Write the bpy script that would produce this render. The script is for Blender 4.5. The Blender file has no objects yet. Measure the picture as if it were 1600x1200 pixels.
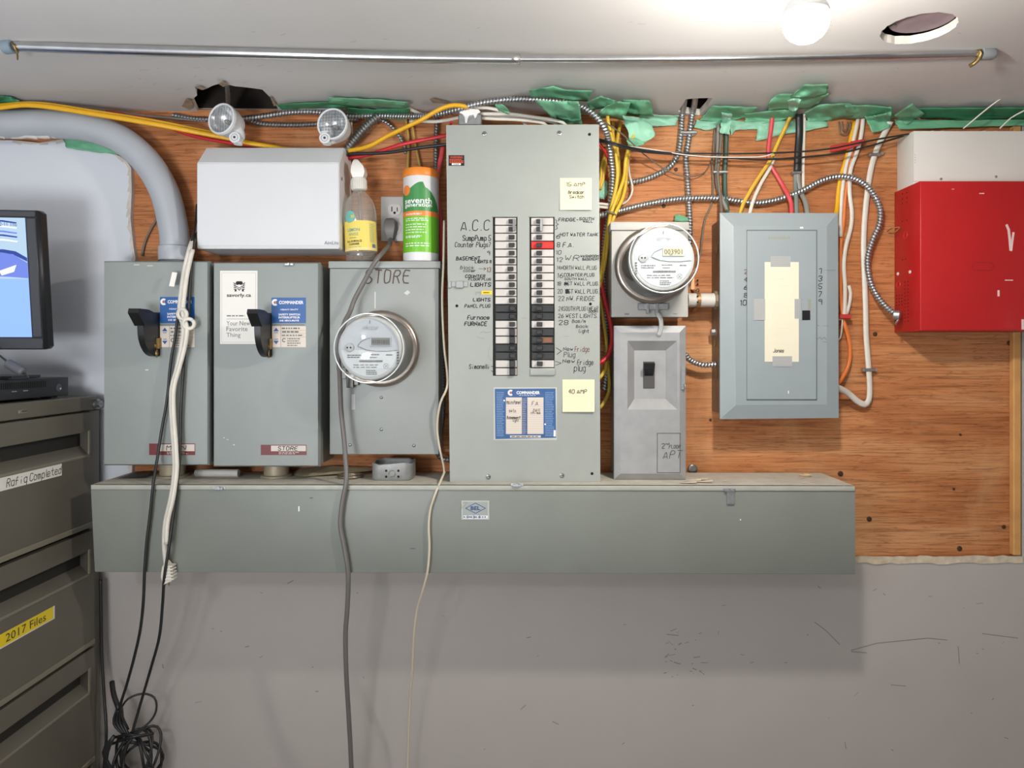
import bpy, bmesh, math, random
from mathutils import Vector, Matrix, Quaternion, noise
from mathutils.geometry import tessellate_polygon
random.seed(7)
SC = bpy.context.scene
COL = SC.collection
PI = math.pi
# ---------------------------------------------------------------- camera, light, exposure
F, CX, CY, ZW, CAMZ = 1100.0, 815.0, 555.0, 1.81, 1.45    # focal length in px, principal point, distance to the back wall, eye height
cd = bpy.data.cameras.new('camera'); cam = bpy.data.objects.new('camera', cd); COL.objects.link(cam)
cam.location = (0, -ZW, CAMZ); cam.rotation_euler = (PI/2, 0, 0)
cd.sensor_width = 36; cd.lens = F/1600*36; cd.shift_x = -(CX-800)/1600; cd.shift_y = -(600-CY)/1600; cd.clip_start = .02
SC.camera = cam
SC.view_settings.view_transform = 'Standard'; SC.view_settings.look = 'None'
SC.view_settings.gamma = 1; SC.view_settings.use_curve_mapping = False
SC.view_settings.exposure = 0.30
wd = bpy.data.worlds.new('world'); SC.world = wd; wd.use_nodes = True
wd.node_tree.nodes['Background'].inputs[0].default_value = (.9, .95, 1, 1)
wd.node_tree.nodes['Background'].inputs[1].default_value = .25
def area(name, loc, target, sx, sy, power, col):
    l = bpy.data.lights.new(name, 'AREA'); l.shape = 'RECTANGLE'; l.size = sx; l.size_y = sy; l.energy = power; l.color = col
    o = bpy.data.objects.new(name, l); COL.objects.link(o); o.location = loc
    o.rotation_euler = (Vector(target)-Vector(loc)).to_track_quat('-Z', 'Y').to_euler()
    return o
area('soft_fill', (-.5, -3.3, .85), (-.4, -.2, 1.95), 2.4, 1.2, 17, (.95, .98, 1))  # unseen soft fill, added behind the camera to brighten ceiling and walls
lp0 = bpy.data.lights.new('left_room_lamp', 'POINT'); lp0.energy = 16; lp0.color = (.90, .95, 1); lp0.shadow_soft_size = .09
o = bpy.data.objects.new('left_room_lamp', lp0); COL.objects.link(o); o.location = (-1.0, -2.2, 1.95)
area('ceiling_fill', (-.75, -1.75, 1.25), (-.85, -1.25, 2.05), .3, .3, 13, (.95, .97, 1))  # unseen upward fill, added to lighten the ceiling at left
BULB_STRENGTH = 570
# ---------------------------------------------------------------- placing helpers
def P(px, py, d):
    s = (ZW-d)/F
    return Vector(((px-CX)*s, -d, CAMZ-(py-CY)*s))
def S(n, d): return n*(ZW-d)/F                             # n pixels at depth d in metres
CEIL0, CEILK = .619, -.00875                               # ceiling height over the eye, slight slope to the right
def ceil_z(x): return CAMZ+CEIL0+CEILK*x
def PC(px, py, drop=0.0):                                   # point on the ceiling seen at a pixel
    a, b = (px-CX)/F, (CY-py)/F
    Z = (CEIL0-drop)/(b-CEILK*a)
    return Vector((a*Z, Z-ZW, CAMZ+b*Z))
class Fr:
    def __init__(s, O, U, V, N): s.O, s.U, s.V, s.N = Vector(O), Vector(U), Vector(V), Vector(N)
    def pt(s, u, v, n=0): return s.O+s.U*u+s.V*v+s.N*n
class PX:                                                   # a plane parallel to the back wall, addressed in photo pixels
    def __init__(s, d): s.d = d
    def pt(s, u, v, n=0): return P(u, v, s.d)+Vector((0, -n, 0))
# ---------------------------------------------------------------- materials
def lin(c):
    if isinstance(c, str):
        c = tuple(int(c[i:i+2], 16)/255 for i in (0, 2, 4))
    return tuple((x/12.92 if x <= .04045 else ((x+.055)/1.055)**2.4) for x in c)+(1,)
MATS = {}
def mat(name, col, rough=.5, metal=0.0, var=0.0, scale=30, bump=0.0, bscale=400, spec=.5, dirt=None, dirtamt=.3, emit=0):
    if name in MATS: return MATS[name]
    m = bpy.data.materials.new(name); m.use_nodes = True; MATS[name] = m
    nt = m.node_tree; N = nt.nodes; L = nt.links; b = N['Principled BSDF']
    c = lin(col); b.inputs['Base Color'].default_value = c; b.inputs['Roughness'].default_value = rough
    b.inputs['Metallic'].default_value = metal; b.inputs['Specular IOR Level'].default_value = spec
    tc = N.new('ShaderNodeTexCoord')
    if var > 0:
        n = N.new('ShaderNodeTexNoise'); n.inputs['Scale'].default_value = scale; n.inputs['Detail'].default_value = 6
        L.new(tc.outputs['Object'], n.inputs['Vector'])
        r = N.new('ShaderNodeValToRGB'); r.color_ramp.elements[0].position = .3; r.color_ramp.elements[1].position = .7
        r.color_ramp.elements[0].color = tuple(x*(1-var) for x in c[:3])+(1,)
        r.color_ramp.elements[1].color = tuple(min(1, x*(1+var*.6)) for x in c[:3])+(1,)
        L.new(n.outputs['Fac'], r.inputs['Fac']); out = r.outputs['Color']
        if dirt:
            n2 = N.new('ShaderNodeTexNoise'); n2.inputs['Scale'].default_value = scale*.35; n2.inputs['Detail'].default_value = 9; n2.inputs['Roughness'].default_value = .72
            L.new(tc.outputs['Object'], n2.inputs['Vector'])
            r2 = N.new('ShaderNodeValToRGB'); r2.color_ramp.elements[0].position = .56; r2.color_ramp.elements[1].position = .78
            r2.color_ramp.elements[0].color = (0, 0, 0, 1); r2.color_ramp.elements[1].color = (dirtamt,)*3+(1,)
            L.new(n2.outputs['Fac'], r2.inputs['Fac'])
            mx = N.new('ShaderNodeMix'); mx.data_type = 'RGBA'; L.new(r2.outputs['Color'], mx.inputs[0])
            L.new(out, mx.inputs[6]); mx.inputs[7].default_value = lin(dirt); out = mx.outputs[2]
        L.new(out, b.inputs['Base Color'])
    if bump > 0:
        n3 = N.new('ShaderNodeTexNoise'); n3.inputs['Scale'].default_value = bscale; n3.inputs['Detail'].default_value = 3
        L.new(tc.outputs['Object'], n3.inputs['Vector'])
        bp = N.new('ShaderNodeBump'); bp.inputs['Strength'].default_value = bump; bp.inputs['Distance'].default_value = .001
        L.new(n3.outputs['Fac'], bp.inputs['Height']); L.new(bp.outputs['Normal'], b.inputs['Normal'])
    if emit:
        b.inputs['Emission Color'].default_value = c; b.inputs['Emission Strength'].default_value = emit
    return m
def clear(name, tint, gloss=.1, rough=.05, milk=0):
    if name in MATS: return MATS[name]
    m = bpy.data.materials.new(name); m.use_nodes = True; MATS[name] = m
    nt = m.node_tree; N = nt.nodes; L = nt.links
    for n in list(N):
        if n.type == 'BSDF_PRINCIPLED': N.remove(n)
    o = N['Material Output']; t = N.new('ShaderNodeBsdfTransparent'); t.inputs[0].default_value = lin(tint)
    g = N.new('ShaderNodeBsdfGlossy'); g.inputs['Roughness'].default_value = rough; g.inputs[0].default_value = (1, 1, 1, 1)
    lw = N.new('ShaderNodeLayerWeight'); lw.inputs[0].default_value = .5
    pw_ = N.new('ShaderNodeMath'); pw_.operation = 'POWER'; pw_.inputs[1].default_value = 3; L.new(lw.outputs['Facing'], pw_.inputs[0])
    ma = N.new('ShaderNodeMath'); ma.operation = 'MULTIPLY_ADD'; ma.inputs[1].default_value = gloss*5; ma.inputs[2].default_value = gloss*.4; L.new(pw_.outputs[0], ma.inputs[0])
    mx = N.new('ShaderNodeMixShader'); L.new(ma.outputs[0], mx.inputs[0]); L.new(t.outputs[0], mx.inputs[1]); L.new(g.outputs[0], mx.inputs[2])
    if milk:
        df = N.new('ShaderNodeBsdfDiffuse'); df.inputs[0].default_value = (.85, .85, .82, 1); m2_ = N.new('ShaderNodeMixShader'); m2_.inputs[0].default_value = milk
        L.new(mx.outputs[0], m2_.inputs[1]); L.new(df.outputs[0], m2_.inputs[2]); mx = m2_
    L.new(mx.outputs[0], o.inputs[0])
    return m
def wood_mat():
    m = bpy.data.materials.new('plywood'); m.use_nodes = True
    nt = m.node_tree; N = nt.nodes; L = nt.links; b = N['Principled BSDF']; b.inputs['Roughness'].default_value = .6; b.inputs['Specular IOR Level'].default_value = .3
    tc = N.new('ShaderNodeTexCoord')
    def noi(sc, detail, rough, loc=(0, 0, 0), dist=0):
        mp = N.new('ShaderNodeMapping'); mp.inputs['Scale'].default_value = sc; mp.inputs['Location'].default_value = loc
        n = N.new('ShaderNodeTexNoise'); n.inputs['Scale'].default_value = 1; n.inputs['Detail'].default_value = detail; n.inputs['Roughness'].default_value = rough; n.inputs['Distortion'].default_value = dist
        L.new(tc.outputs['Object'], mp.inputs['Vector']); L.new(mp.outputs['Vector'], n.inputs['Vector']); return n.outputs['Fac']
    def ramp(f, *stops):
        r = N.new('ShaderNodeValToRGB'); e = r.color_ramp.elements
        while len(e) < len(stops): e.new(.5)
        for k, (p, c) in enumerate(stops): e[k].position = p; e[k].color = lin(c) if isinstance(c, str) else c
        L.new(f, r.inputs['Fac']); return r.outputs['Color']
    def mix(f, a, b_, mode='MIX'):
        x = N.new('ShaderNodeMix'); x.data_type = 'RGBA'; x.blend_type = mode
        if isinstance(f, float): x.inputs[0].default_value = f
        else: L.new(f, x.inputs[0])
        for s, v in ((6, a), (7, b_)):
            if isinstance(v, str): x.inputs[s].default_value = lin(v)
            else: L.new(v, x.inputs[s])
        return x.outputs[2]
    base = ramp(noi((1.6, 1, 9), 4, .55, (3, 0, 1), .8), (.25, 'a4633a'), (.5, 'bd7b4c'), (.75, 'd19a6b'))
    fine = ramp(noi((5, 1, 190), 6, .65, (0, 0, 0), .4), (.36, (.42, .36, .30, 1)), (.52, (1, 1, 1, 1)))
    checks = ramp(noi((6, 1, 105), 4, .55, (9, 0, 4), .5), (.455, (1, 1, 1, 1)), (.485, (.40, .30, .24, 1)), (.515, (1, 1, 1, 1)))
    c = mix(.62, base, fine, 'MULTIPLY'); c = mix(.6, c, checks, 'MULTIPLY')
    patch = ramp(noi((5, 1, 3), 5, .6, (2, 0, 7), .3), (.52, (0, 0, 0, 1)), (.72, (.45, .45, .45, 1)))
    c = mix(patch, c, 'd6a878')
    spots = ramp(noi((26, 1, 22), 6, .7, (1, 0, 2)), (.70, (0, 0, 0, 1)), (.78, (.5, .5, .5, 1)))
    c = mix(spots, c, 'dcc6a6')
    L.new(c, b.inputs['Base Color'])
    bp = N.new('ShaderNodeBump'); bp.inputs['Strength'].default_value = .35; bp.inputs['Distance'].default_value = .002
    L.new(fine, bp.inputs['Height']); L.new(bp.outputs['Normal'], b.inputs['Normal'])
    MATS['plywood'] = m; return m
# ---------------------------------------------------------------- mesh helpers
ORG = {}
def crom(pts, step):
    pts = [Vector(p) for p in pts]
    if len(pts) == 2: pts = [pts[0], pts[0].lerp(pts[1], .5), pts[1]]
    q = [pts[0]*2-pts[1]]+pts+[pts[-1]*2-pts[-2]]
    out = []
    for i in range(1, len(q)-2):
        p0, p1, p2, p3 = q[i-1:i+3]
        n = max(2, int((p2-p1).length/step))
        for k in range(n):
            t = k/n
            out.append(.5*((2*p1)+(p2-p0)*t+(2*p0-5*p1+4*p2-p3)*t*t+(3*p1-p0-3*p2+p3)*t**3))
    out.append(pts[-1]); return out
class MB:
    def __init__(s): s.v, s.f, s.m, s.cur = [], [], [], 0
    def mi(s, i): s.cur = i; return s
    def add(s, vs, fs):
        o = len(s.v); s.v += [Vector(v) for v in vs]
        for f in fs: s.f.append([i+o for i in f]); s.m.append(s.cur)
        return s
    def frombm(s, bm):
        bm.verts.ensure_lookup_table()
        for i, v in enumerate(bm.verts): v.index = i
        s.add([v.co.copy() for v in bm.verts], [[v.index for v in f.verts] for f in bm.faces]); bm.free(); return s
    def hexa(s, a, b, bev=0.0, seg=1):       # a, b: two loops of 4 points (a = front seen from outside, counter-clockwise)
        bm = bmesh.new(); va = [bm.verts.new(p) for p in a]; vb = [bm.verts.new(p) for p in b]
        bm.faces.new(va); bm.faces.new(vb[::-1])
        for i in range(4): bm.faces.new((va[i], vb[i], vb[(i+1) % 4], va[(i+1) % 4]))
        bmesh.ops.recalc_face_normals(bm, faces=bm.faces)
        if bev > 0: bmesh.ops.bevel(bm, geom=list(bm.edges), offset=bev, segments=seg, affect='EDGES', profile=.5)
        return s.frombm(bm)
    def box(s, x0, x1, y0, y1, z0, z1, bev=0.0, seg=1):
        return s.hexa([(x0, y0, z0), (x1, y0, z0), (x1, y0, z1), (x0, y0, z1)], [(x0, y1, z0), (x1, y1, z0), (x1, y1, z1), (x0, y1, z1)], bev, seg)
    def pbox(s, x0, y0, x1, y1, d0, d1, bev=0.0, seg=1):  # front face given in pixels at depth d1, running straight back to d0
        a, c = P(x0, y1, d1), P(x1, y0, d1)
        return s.box(a.x, c.x, -d1, -d0, a.z, c.z, bev, seg)
    def fbox(s, fr, u0, u1, v0, v1, n0, n1, bev=0.0):
        q = [(u0, v0), (u1, v0), (u1, v1), (u0, v1)]
        return s.hexa([fr.pt(u, v, n1) for u, v in q], [fr.pt(u, v, n0) for u, v in q], bev)
    def rect(s, fr, u0, v0, u1, v1, n=0):
        return s.add([fr.pt(u0, v0, n), fr.pt(u1, v0, n), fr.pt(u1, v1, n), fr.pt(u0, v1, n)], [(0, 1, 2, 3)])
    def prism(s, fr, poly, n0, n1):
        k = len(poly); tri = tessellate_polygon([[Vector((u, v, 0)) for u, v in poly]])
        vs = [fr.pt(u, v, n1) for u, v in poly]+[fr.pt(u, v, n0) for u, v in poly]
        fs = [tuple(t) for t in tri]+[tuple(i+k for i in t[::-1]) for t in tri]
        fs += [(i, (i+1) % k, (i+1) % k+k, i+k) for i in range(k)]
        bm = bmesh.new(); bv = [bm.verts.new(v) for v in vs]
        for f in fs:
            try: bm.faces.new([bv[i] for i in f])
            except ValueError: pass
        bmesh.ops.recalc_face_normals(bm, faces=bm.faces); return s.frombm(bm)
    def flat(s, fr, poly, n=0):
        tri = tessellate_polygon([[Vector((u, v, 0)) for u, v in poly]])
        return s.add([fr.pt(u, v, n) for u, v in poly], [tuple(t) for t in tri])
    def loft(s, loops, cap0=True, cap1=True):
        n = len(loops[0]); vs = [p for l in loops for p in l]; fs = []
        for i in range(len(loops)-1):
            for k in range(n): fs.append((i*n+k, i*n+(k+1) % n, (i+1)*n+(k+1) % n, (i+1)*n+k))
        if cap0: fs.append(tuple(range(n))[::-1])
        if cap1: fs.append(tuple(range((len(loops)-1)*n, len(loops)*n)))
        return s.add(vs, fs)
    def lathe(s, prof, O, axis, n=32, cap0=True, cap1=True):
        O = Vector(O); a = Vector(axis).normalized(); u = a.orthogonal().normalized(); w = a.cross(u)
        return s.loft([[O+a*h+(u*math.cos(t*2*PI/n)+w*math.sin(t*2*PI/n))*r for t in range(n)] for r, h in prof], cap0, cap1)
    def cyl(s, O, axis, r, h, n=20, bev=0):
        pr = [(r, 0), (r, h)] if not bev else [(r-bev, 0), (r, bev), (r, h-bev), (r-bev, h)]
        return s.lathe(pr, O, axis, n)
    def tube(s, pts, r, n=8, step=.012, flatr=1.0, ridge=0.0, pitch=.0055, closed=False):
        if ridge: step = pitch/6.0
        q = crom(pts, step); L = len(q); loops = []; dist = 0
        t = (q[1]-q[0]).normalized(); u = Vector((0, -1, 0)); u = (u-t*u.dot(t))
        if u.length < .05: u = t.orthogonal()
        u.normalize()
        for i, p in enumerate(q):
            t2 = (q[min(i+1, L-1)]-q[max(i-1, 0)])
            t2 = t2.normalized() if t2.length > 1e-9 else t
            u = (u-t2*u.dot(t2)); u = u.normalized() if u.length > 1e-6 else t2.orthogonal().normalized()
            w = t2.cross(u); t = t2
            if i: dist += (p-q[i-1]).length
            lp = []
            for k in range(n):
                a = k*2*PI/n
                rr = r*(1+ridge*math.sin(2*PI*dist/pitch+a)) if ridge else r
                lp.append(p+u*math.cos(a)*rr*flatr+w*math.sin(a)*rr)
            loops.append(lp)
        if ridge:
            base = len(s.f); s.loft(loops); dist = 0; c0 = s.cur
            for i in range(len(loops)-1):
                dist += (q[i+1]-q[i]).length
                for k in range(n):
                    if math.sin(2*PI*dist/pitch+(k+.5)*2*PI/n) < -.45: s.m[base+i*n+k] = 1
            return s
        return s.loft(loops)
    def torus(s, O, axis, R, r, n=24, m=8, a0=0, a1=2*PI):
        O = Vector(O); a = Vector(axis).normalized(); u = a.orthogonal().normalized(); w = a.cross(u)
        pts = [O+(u*math.cos(a0+(a1-a0)*i/n)+w*math.sin(a0+(a1-a0)*i/n))*R for i in range(n+1)]
        return s.tube(pts, r, m, step=10)
    def build(s, name, mats, parent=None, smooth=False, auto=None, kind=None):
        me = bpy.data.meshes.new(name); org = ORG.get(parent, Vector((0, 0, 0))) if parent else None
        if org is None:                                            # top-level mesh: origin at its base
            xs = [v.x for v in s.v]; ys = [v.y for v in s.v]; zs = [v.z for v in s.v]
            org = Vector(((min(xs)+max(xs))/2, (min(ys)+max(ys))/2, min(zs)))
        me.from_pydata([v-org for v in s.v], [], s.f); me.update()
        if not isinstance(mats, (list, tuple)): mats = [mats]
        for m in mats: me.materials.append(m)
        if len(mats) > 1: me.polygons.foreach_set('material_index', s.m)
        if smooth: me.polygons.foreach_set('use_smooth', [True]*len(me.polygons))
        if auto: 
            me.polygons.foreach_set('use_smooth', [True]*len(me.polygons)); me.set_sharp_from_angle(angle=math.radians(auto))
        o = bpy.data.objects.new(name, me); COL.objects.link(o); ORG[o] = org
        if parent: o.parent = parent
        else: o.location = org
        if kind: o['kind'] = kind
        return o
def thing(name, loc, label, cat, group=None):
    o = bpy.data.objects.new(name, None); o.empty_display_size = .02; COL.objects.link(o); o.location = loc; ORG[o] = Vector(loc)
    o['label'] = label; o['category'] = cat
    if group: o['group'] = group
    return o
def tag(o, label, cat, group=None):
    o['label'] = label; o['category'] = cat
    if group: o['group'] = group
    return o
# ---------------------------------------------------------------- lettering
G = {}
def _g(d):
    for line in d.strip().split('\n'):
        ch, rest = line.split(' ', 1); st = []
        for s_ in rest.split(';'):
            st.append([(int(a[0]), int(a[1])-2) for a in s_.split()])
        G[ch] = st
# strokes on a 0-4 x 0-8 grid, baseline 2, cap height 8, x-height 6
_g('''A 02 28 42;13 33
B 02 08 37 35 05;05 45 43 32 02
C 47 38 18 07 03 12 32 43
D 02 08 28 46 44 22 02
E 48 08 02 42;05 35
F 48 08 02;05 35
G 47 38 18 07 03 12 32 43 45 25
H 02 08;42 48;05 45
I 22 28
J 48 43 32 12 03
K 02 08;48 05 42
L 08 02 42
M 02 08 25 48 42
N 02 08 42 48
O 18 07 03 12 32 43 47 38 18
P 02 08 38 47 46 35 05
Q 18 07 03 12 32 43 47 38 18;24 42
R 02 08 38 47 46 35 05;25 42
S 47 38 18 07 06 44 43 32 12 03
T 08 48;28 22
U 08 03 12 32 43 48
V 08 22 48
W 08 12 26 32 48
X 08 42;02 48
Y 08 25 48;25 22
Z 08 48 02 42
a 46 16 05 03 12 32 43;46 42
b 08 02;05 16 36 45 43 32 12 03
c 45 36 16 05 03 12 32 43
d 48 42;45 36 16 05 03 12 32 43
e 04 44 45 36 16 05 03 12 32 43
f 37 28 17 12;05 35
g 46 16 05 03 12 32 43;46 41 30 10
h 08 02;05 16 36 45 42
i 25 22;27 27
j 25 21 10;27 27
k 08 02;46 04 42
l 28 23 32
m 02 06;05 16 25 22;25 36 45 42
n 02 06;05 16 36 45 42
o 16 05 03 12 32 43 45 36 16
p 06 00;05 16 36 45 43 32 12 03
q 46 40;45 36 16 05 03 12 32 43
r 02 06;04 16 36
s 45 36 16 05 14 34 43 32 12 03
t 28 23 32 42;06 46
u 06 03 12 32 43;46 42
v 06 22 46
w 06 12 25 32 46
x 06 42;02 46
y 06 23;46 10
z 06 46 02 42
0 18 07 03 12 32 43 47 38 18
1 17 28 22
2 07 18 38 47 46 02 42
3 07 18 38 47 46 25 44 43 32 12 03
4 38 04 44;38 32
5 48 08 05 35 44 43 32 12 03
6 38 05 03 12 32 43 44 35 15 04
7 08 48 12
8 18 07 06 15 35 46 47 38 18;15 04 03 12 32 43 44 35
9 45 26 06 07 18 38 47 42
. 22 22
- 15 35
/ 02 48
( 38 26 24 32
) 18 26 24 12
> 08 45 02
} 08 27 26 45 24 23 02
: 26 26;23 23
, 22 10
? 07 18 38 47 46 25 24;22 22
' 28 27
! 28 24;22 22''')
def ribbon(mb, fr, pts, w, n=0, asp=1.0):
    for i in range(max(1, len(pts)-1)):
        if len(pts) == 1 or (len(pts) == 2 and pts[0] == pts[1]): a = b = pts[0]; dx, dy = 1, 0
        else:
            a, b = pts[i], pts[i+1]; dx, dy = b[0]-a[0], b[1]-a[1]; l = math.hypot(dx, dy)
            if l < 1e-9: continue
            dx, dy = dx/l, dy/l
        h = w/2; ex, ey = dx*h*.7, dy*h*.7; nx, ny = -dy*h, dx*h
        q = [(a[0]-ex+nx, a[1]-ey+ny), (b[0]+ex+nx, b[1]+ey+ny), (b[0]+ex-nx, b[1]+ey-ny), (a[0]-ex-nx, a[1]-ey-ny)]
        mb.add([fr.pt(u, v, n+(i % 40)*1.5e-5) for u, v in q], [(0, 1, 2, 3)])
def hw(mb, fr, text, x0, yt, x1, yb, w, jit=.35, slant=.1, n=.0004):
    adv = 5.9; tot = sum(2.6 if c in " .,I'1l!" else adv for c in text)-1.4
    sx = (x1-x0)/tot; sy = (yt-yb)/6.0; x = 0
    for c in text:
        a = 2.6 if c in " .,I'1l!" else adv
        off = -1.2 if c in ".,I'1l!" else 0
        for st in G.get(c, []):
            pts = []
            for (gx, gy) in st:
                gx2 = gx+off+slant*gy+random.uniform(-jit, jit); gy2 = gy+random.uniform(-jit, jit)
                pts.append((x0+(x+gx2)*sx, yb+gy2*sy))
            if len(pts) > 2:                                 # soften
                q = [pts[0]]
                for i in range(len(pts)-1):
                    p_, r_ = pts[i], pts[i+1]
                    q += [(p_[0]*.75+r_[0]*.25, p_[1]*.75+r_[1]*.25), (p_[0]*.25+r_[0]*.75, p_[1]*.25+r_[1]*.75)]
                pts = q+[pts[-1]]
            ribbon(mb, fr, pts, w, n)
        x += a
    return mb
_TC = {}
def ptext(mb, fr, text, x0, yt, x1, yb, bold=0.0, n=.0004):
    key = (text, bold)
    if key not in _TC:
        cu = bpy.data.curves.new('t', 'FONT'); cu.body = text; cu.size = 1; cu.offset = bold; cu.resolution_u = 2; cu.fill_mode = 'FRONT'
        ob = bpy.data.objects.new('t', cu); me = ob.to_mesh()
        _TC[key] = ([(v.co.x, v.co.y) for v in me.vertices], [tuple(p.vertices) for p in me.polygons])
        ob.to_mesh_clear(); bpy.data.objects.remove(ob); bpy.data.curves.remove(cu)
    vs, fs = _TC[key]
    if not vs: return mb
    a, b = min(v[0] for v in vs), max(v[0] for v in vs); c, d = min(v[1] for v in vs), max(v[1] for v in vs)
    mb.add([fr.pt(x0+(v[0]-a)/(b-a)*(x1-x0), yb+(v[1]-c)/(d-c)*(yt-yb), n) for v in vs], fs)
    return mb
def disc(mb, fr, cu, cv, r, n, seg=24, rings=4):                 # round patch that follows a curved surface
    pts = [fr.pt(cu, cv, n)]; fs = []
    for j in range(1, rings+1):
        for k in range(seg): a = 2*PI*k/seg; pts.append(fr.pt(cu+r*j/rings*math.cos(a), cv+r*j/rings*math.sin(a), n))
    for k in range(seg): fs.append((0, 1+k, 1+(k+1) % seg))
    for j in range(rings-1):
        for k in range(seg): a, b = 1+j*seg+k, 1+j*seg+(k+1) % seg; fs.append((a, a+seg, b+seg, b))
    return mb.add(pts, fs)
def bars(mb, fr, x0, yt, x1, yb, rows, fill=.45, n=.0003, gap=.18):        # lines of print too small to read
    for r in range(rows):
        y = yt+(yb-yt)*(r+.5)/rows; h = (yb-yt)/rows*fill/2; x = x0; end = x0+(x1-x0)*random.uniform(.75, 1)
        sg = 1 if x1 > x0 else -1
        while (end-x)*sg > 0:
            l = (x1-x0)*random.uniform(.06, .2); e = x+l
            if (e-end)*sg > 0: e = end
            mb.rect(fr, x, y-h, e, y+h, n); x = e+(x1-x0)*gap*.2
    return mb
# ---------------------------------------------------------------- materials of the place
grey_panel = mat('grey_enamel', '9b9f99', .42, var=.05, scale=9, bump=.05, bscale=900, dirt='8f8f86', dirtamt=.35)
grey_switch = mat('grey_green_enamel', '8c928f', .45, var=.05, scale=9, bump=.05, bscale=900, dirt='7c7c74', dirtamt=.35)
grey_trough = mat('trough_enamel', '80847d', .42, var=.06, scale=7, bump=.04, bscale=700, dirt='7d7b70', dirtamt=.35)
grey_blue = mat('blue_grey_enamel', '8d9699', .42, var=.04, scale=10, bump=.04, bscale=700, dirt='8b8f90', dirtamt=.3)
dusty = mat('dusty_enamel', 'b9b3a6', .9, var=.15, scale=25, bump=.3, bscale=150, dirt='8d7d6a', dirtamt=.5)
silver_paint = mat('silver_hammer_paint', 'a4a4a4', .38, metal=.35, var=.08, scale=30, bump=.15, bscale=500, dirt='8c8c8c', dirtamt=.4)
meter_grey = mat('meter_box_grey', '999d9a', .42, var=.05, scale=9, bump=.05, bscale=900, dirt='8a8a82', dirtamt=.35)
meter_pale = mat('meter_box_pale', 'b1afa9', .45, var=.05, scale=9, bump=.05, bscale=900, dirt='97948c', dirtamt=.35)
white_enamel = mat('white_enamel', 'd3d4d6', .45, var=.02, scale=8, bump=.05, bscale=900)
cream_white = mat('white_box_enamel', 'd6d2cc', .45, var=.03, scale=8, bump=.05, bscale=900)
red_enamel = mat('red_enamel', 'b11a1d', .40, var=.06, scale=8, bump=.06, bscale=700, dirt='c96a66', dirtamt=.22)
drywall = mat('painted_drywall', 'b3aca7', .7, var=.03, scale=5, bump=.15, bscale=120, dirt='a29a92', dirtamt=.3)
drywall_left = mat('white_drywall', 'cfd2d8', .6, var=.02, scale=5, bump=.12, bscale=120)
ceil_m = mat('ceiling_paint', 'c6c3c0', .75, var=.03, scale=4, bump=.15, bscale=120, dirt='b5aea5', dirtamt=.25)
torn = mat('torn_plaster', 'cdbfa8', .9, var=.2, scale=60, bump=.5, bscale=200)
torn_br = mat('torn_paper', '9a8770', .9, var=.3, scale=60)
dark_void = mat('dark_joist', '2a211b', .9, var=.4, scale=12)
batten = mat('raw_pine', 'cf9a5c', .7, var=.2, scale=14)
black_pl = mat('black_plastic', '17171a', .38)
black_mt = mat('black_rubber', '1d1d1f', .55)
ink = mat('black_ink', '1f2124', .8); ink_dk = mat('dark_ink', '35373a', .8); ink_br = mat('brown_ink', '6a3a2c', .8); ink_faint = mat('faint_ink', '8d9089', .8); ink_grey = mat('grey_ink', '6a6c6c', .8)
chrome = mat('bright_steel', 'cfd0d2', .22, metal=1.0, var=.1, scale=40)
steel = mat('galvanised_steel', 'b4b6b8', .38, metal=.9, var=.18, scale=60)
arm = mat('armored_cable_steel', 'c2c4c6', .33, metal=.85, var=.12, scale=60)
arm_dk = mat('dull_armored_steel', '8b8a88', .42, metal=.8, var=.2, scale=60)
screw_m = mat('zinc_screw', '9b9b9a', .35, metal=.9)
dark_hole = mat('dark_hole', '15120f', .9)
brass = mat('dull_brass', '9a8150', .4, metal=.8, var=.2, scale=80)
bronze = mat('bronze_box_side', '7d6b5a', .5, metal=.3, var=.12, scale=25)
pvc = mat('grey_pvc', 'a9adb3', .4, var=.05, scale=12, dirt='cfccc8', dirtamt=.4)
yellow_c = mat('yellow_jacket', 'dcb53a', .45, var=.05, scale=50)
gold_c = mat('golden_jacket', 'e0a818', .4, var=.05, scale=50)
red_c = mat('red_jacket', 'c4262f', .4, var=.05, scale=50)
pink_c = mat('faded_red_jacket', 'd24a50', .45, var=.05, scale=50)
white_c = mat('white_jacket', 'd8d2c6', .45, var=.06, scale=50)
black_c = mat('black_jacket', '232324', .42)
green_c = mat('dark_green_jacket', '43564a', .45, var=.05, scale=50)
greyd_c = mat('grey_jacket', '86837b', .5, var=.1, scale=50)
orange_c = mat('orange_jacket', 'e07a35', .45, var=.05, scale=50)
brown_c = mat('brown_jacket', '6f6154', .5)
cordgrey = mat('grey_cord', '6d6966', .42)
beige_c = mat('beige_cord', 'cfc3ad', .5)
tape_m = mat('green_masking_tape', '6aa985', .55, var=.1, scale=22, bump=.2, bscale=120)
tape_l = mat('pale_green_tape', '8fc4a9', .5, var=.1, scale=25, bump=.2, bscale=120)
tape_d = mat('deep_green_tape', '3d8a63', .5, var=.12, scale=22, bump=.2, bscale=120)
paper = mat('white_paper', 'e6e3dc', .8); paper_c = mat('cream_paper', 'd6d0ba', .85, var=.02, scale=20)
note_y = mat('pale_yellow_note', 'e4dcb8', .85); blue_l = mat('label_blue', '195597', .4); blue_d = mat('directory_blue', '30598e', .45, var=.16, scale=70)
cream_l = mat('cream_label', 'd9cdbf', .5); maroon = mat('maroon_label', '6d2a2a', .45); white_ink = mat('white_print', 'e9eaec', .5)
navy = mat('navy_print', '1d3f7c', .5); orange_p = mat('orange_print', 'd9602c', .5)
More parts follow.
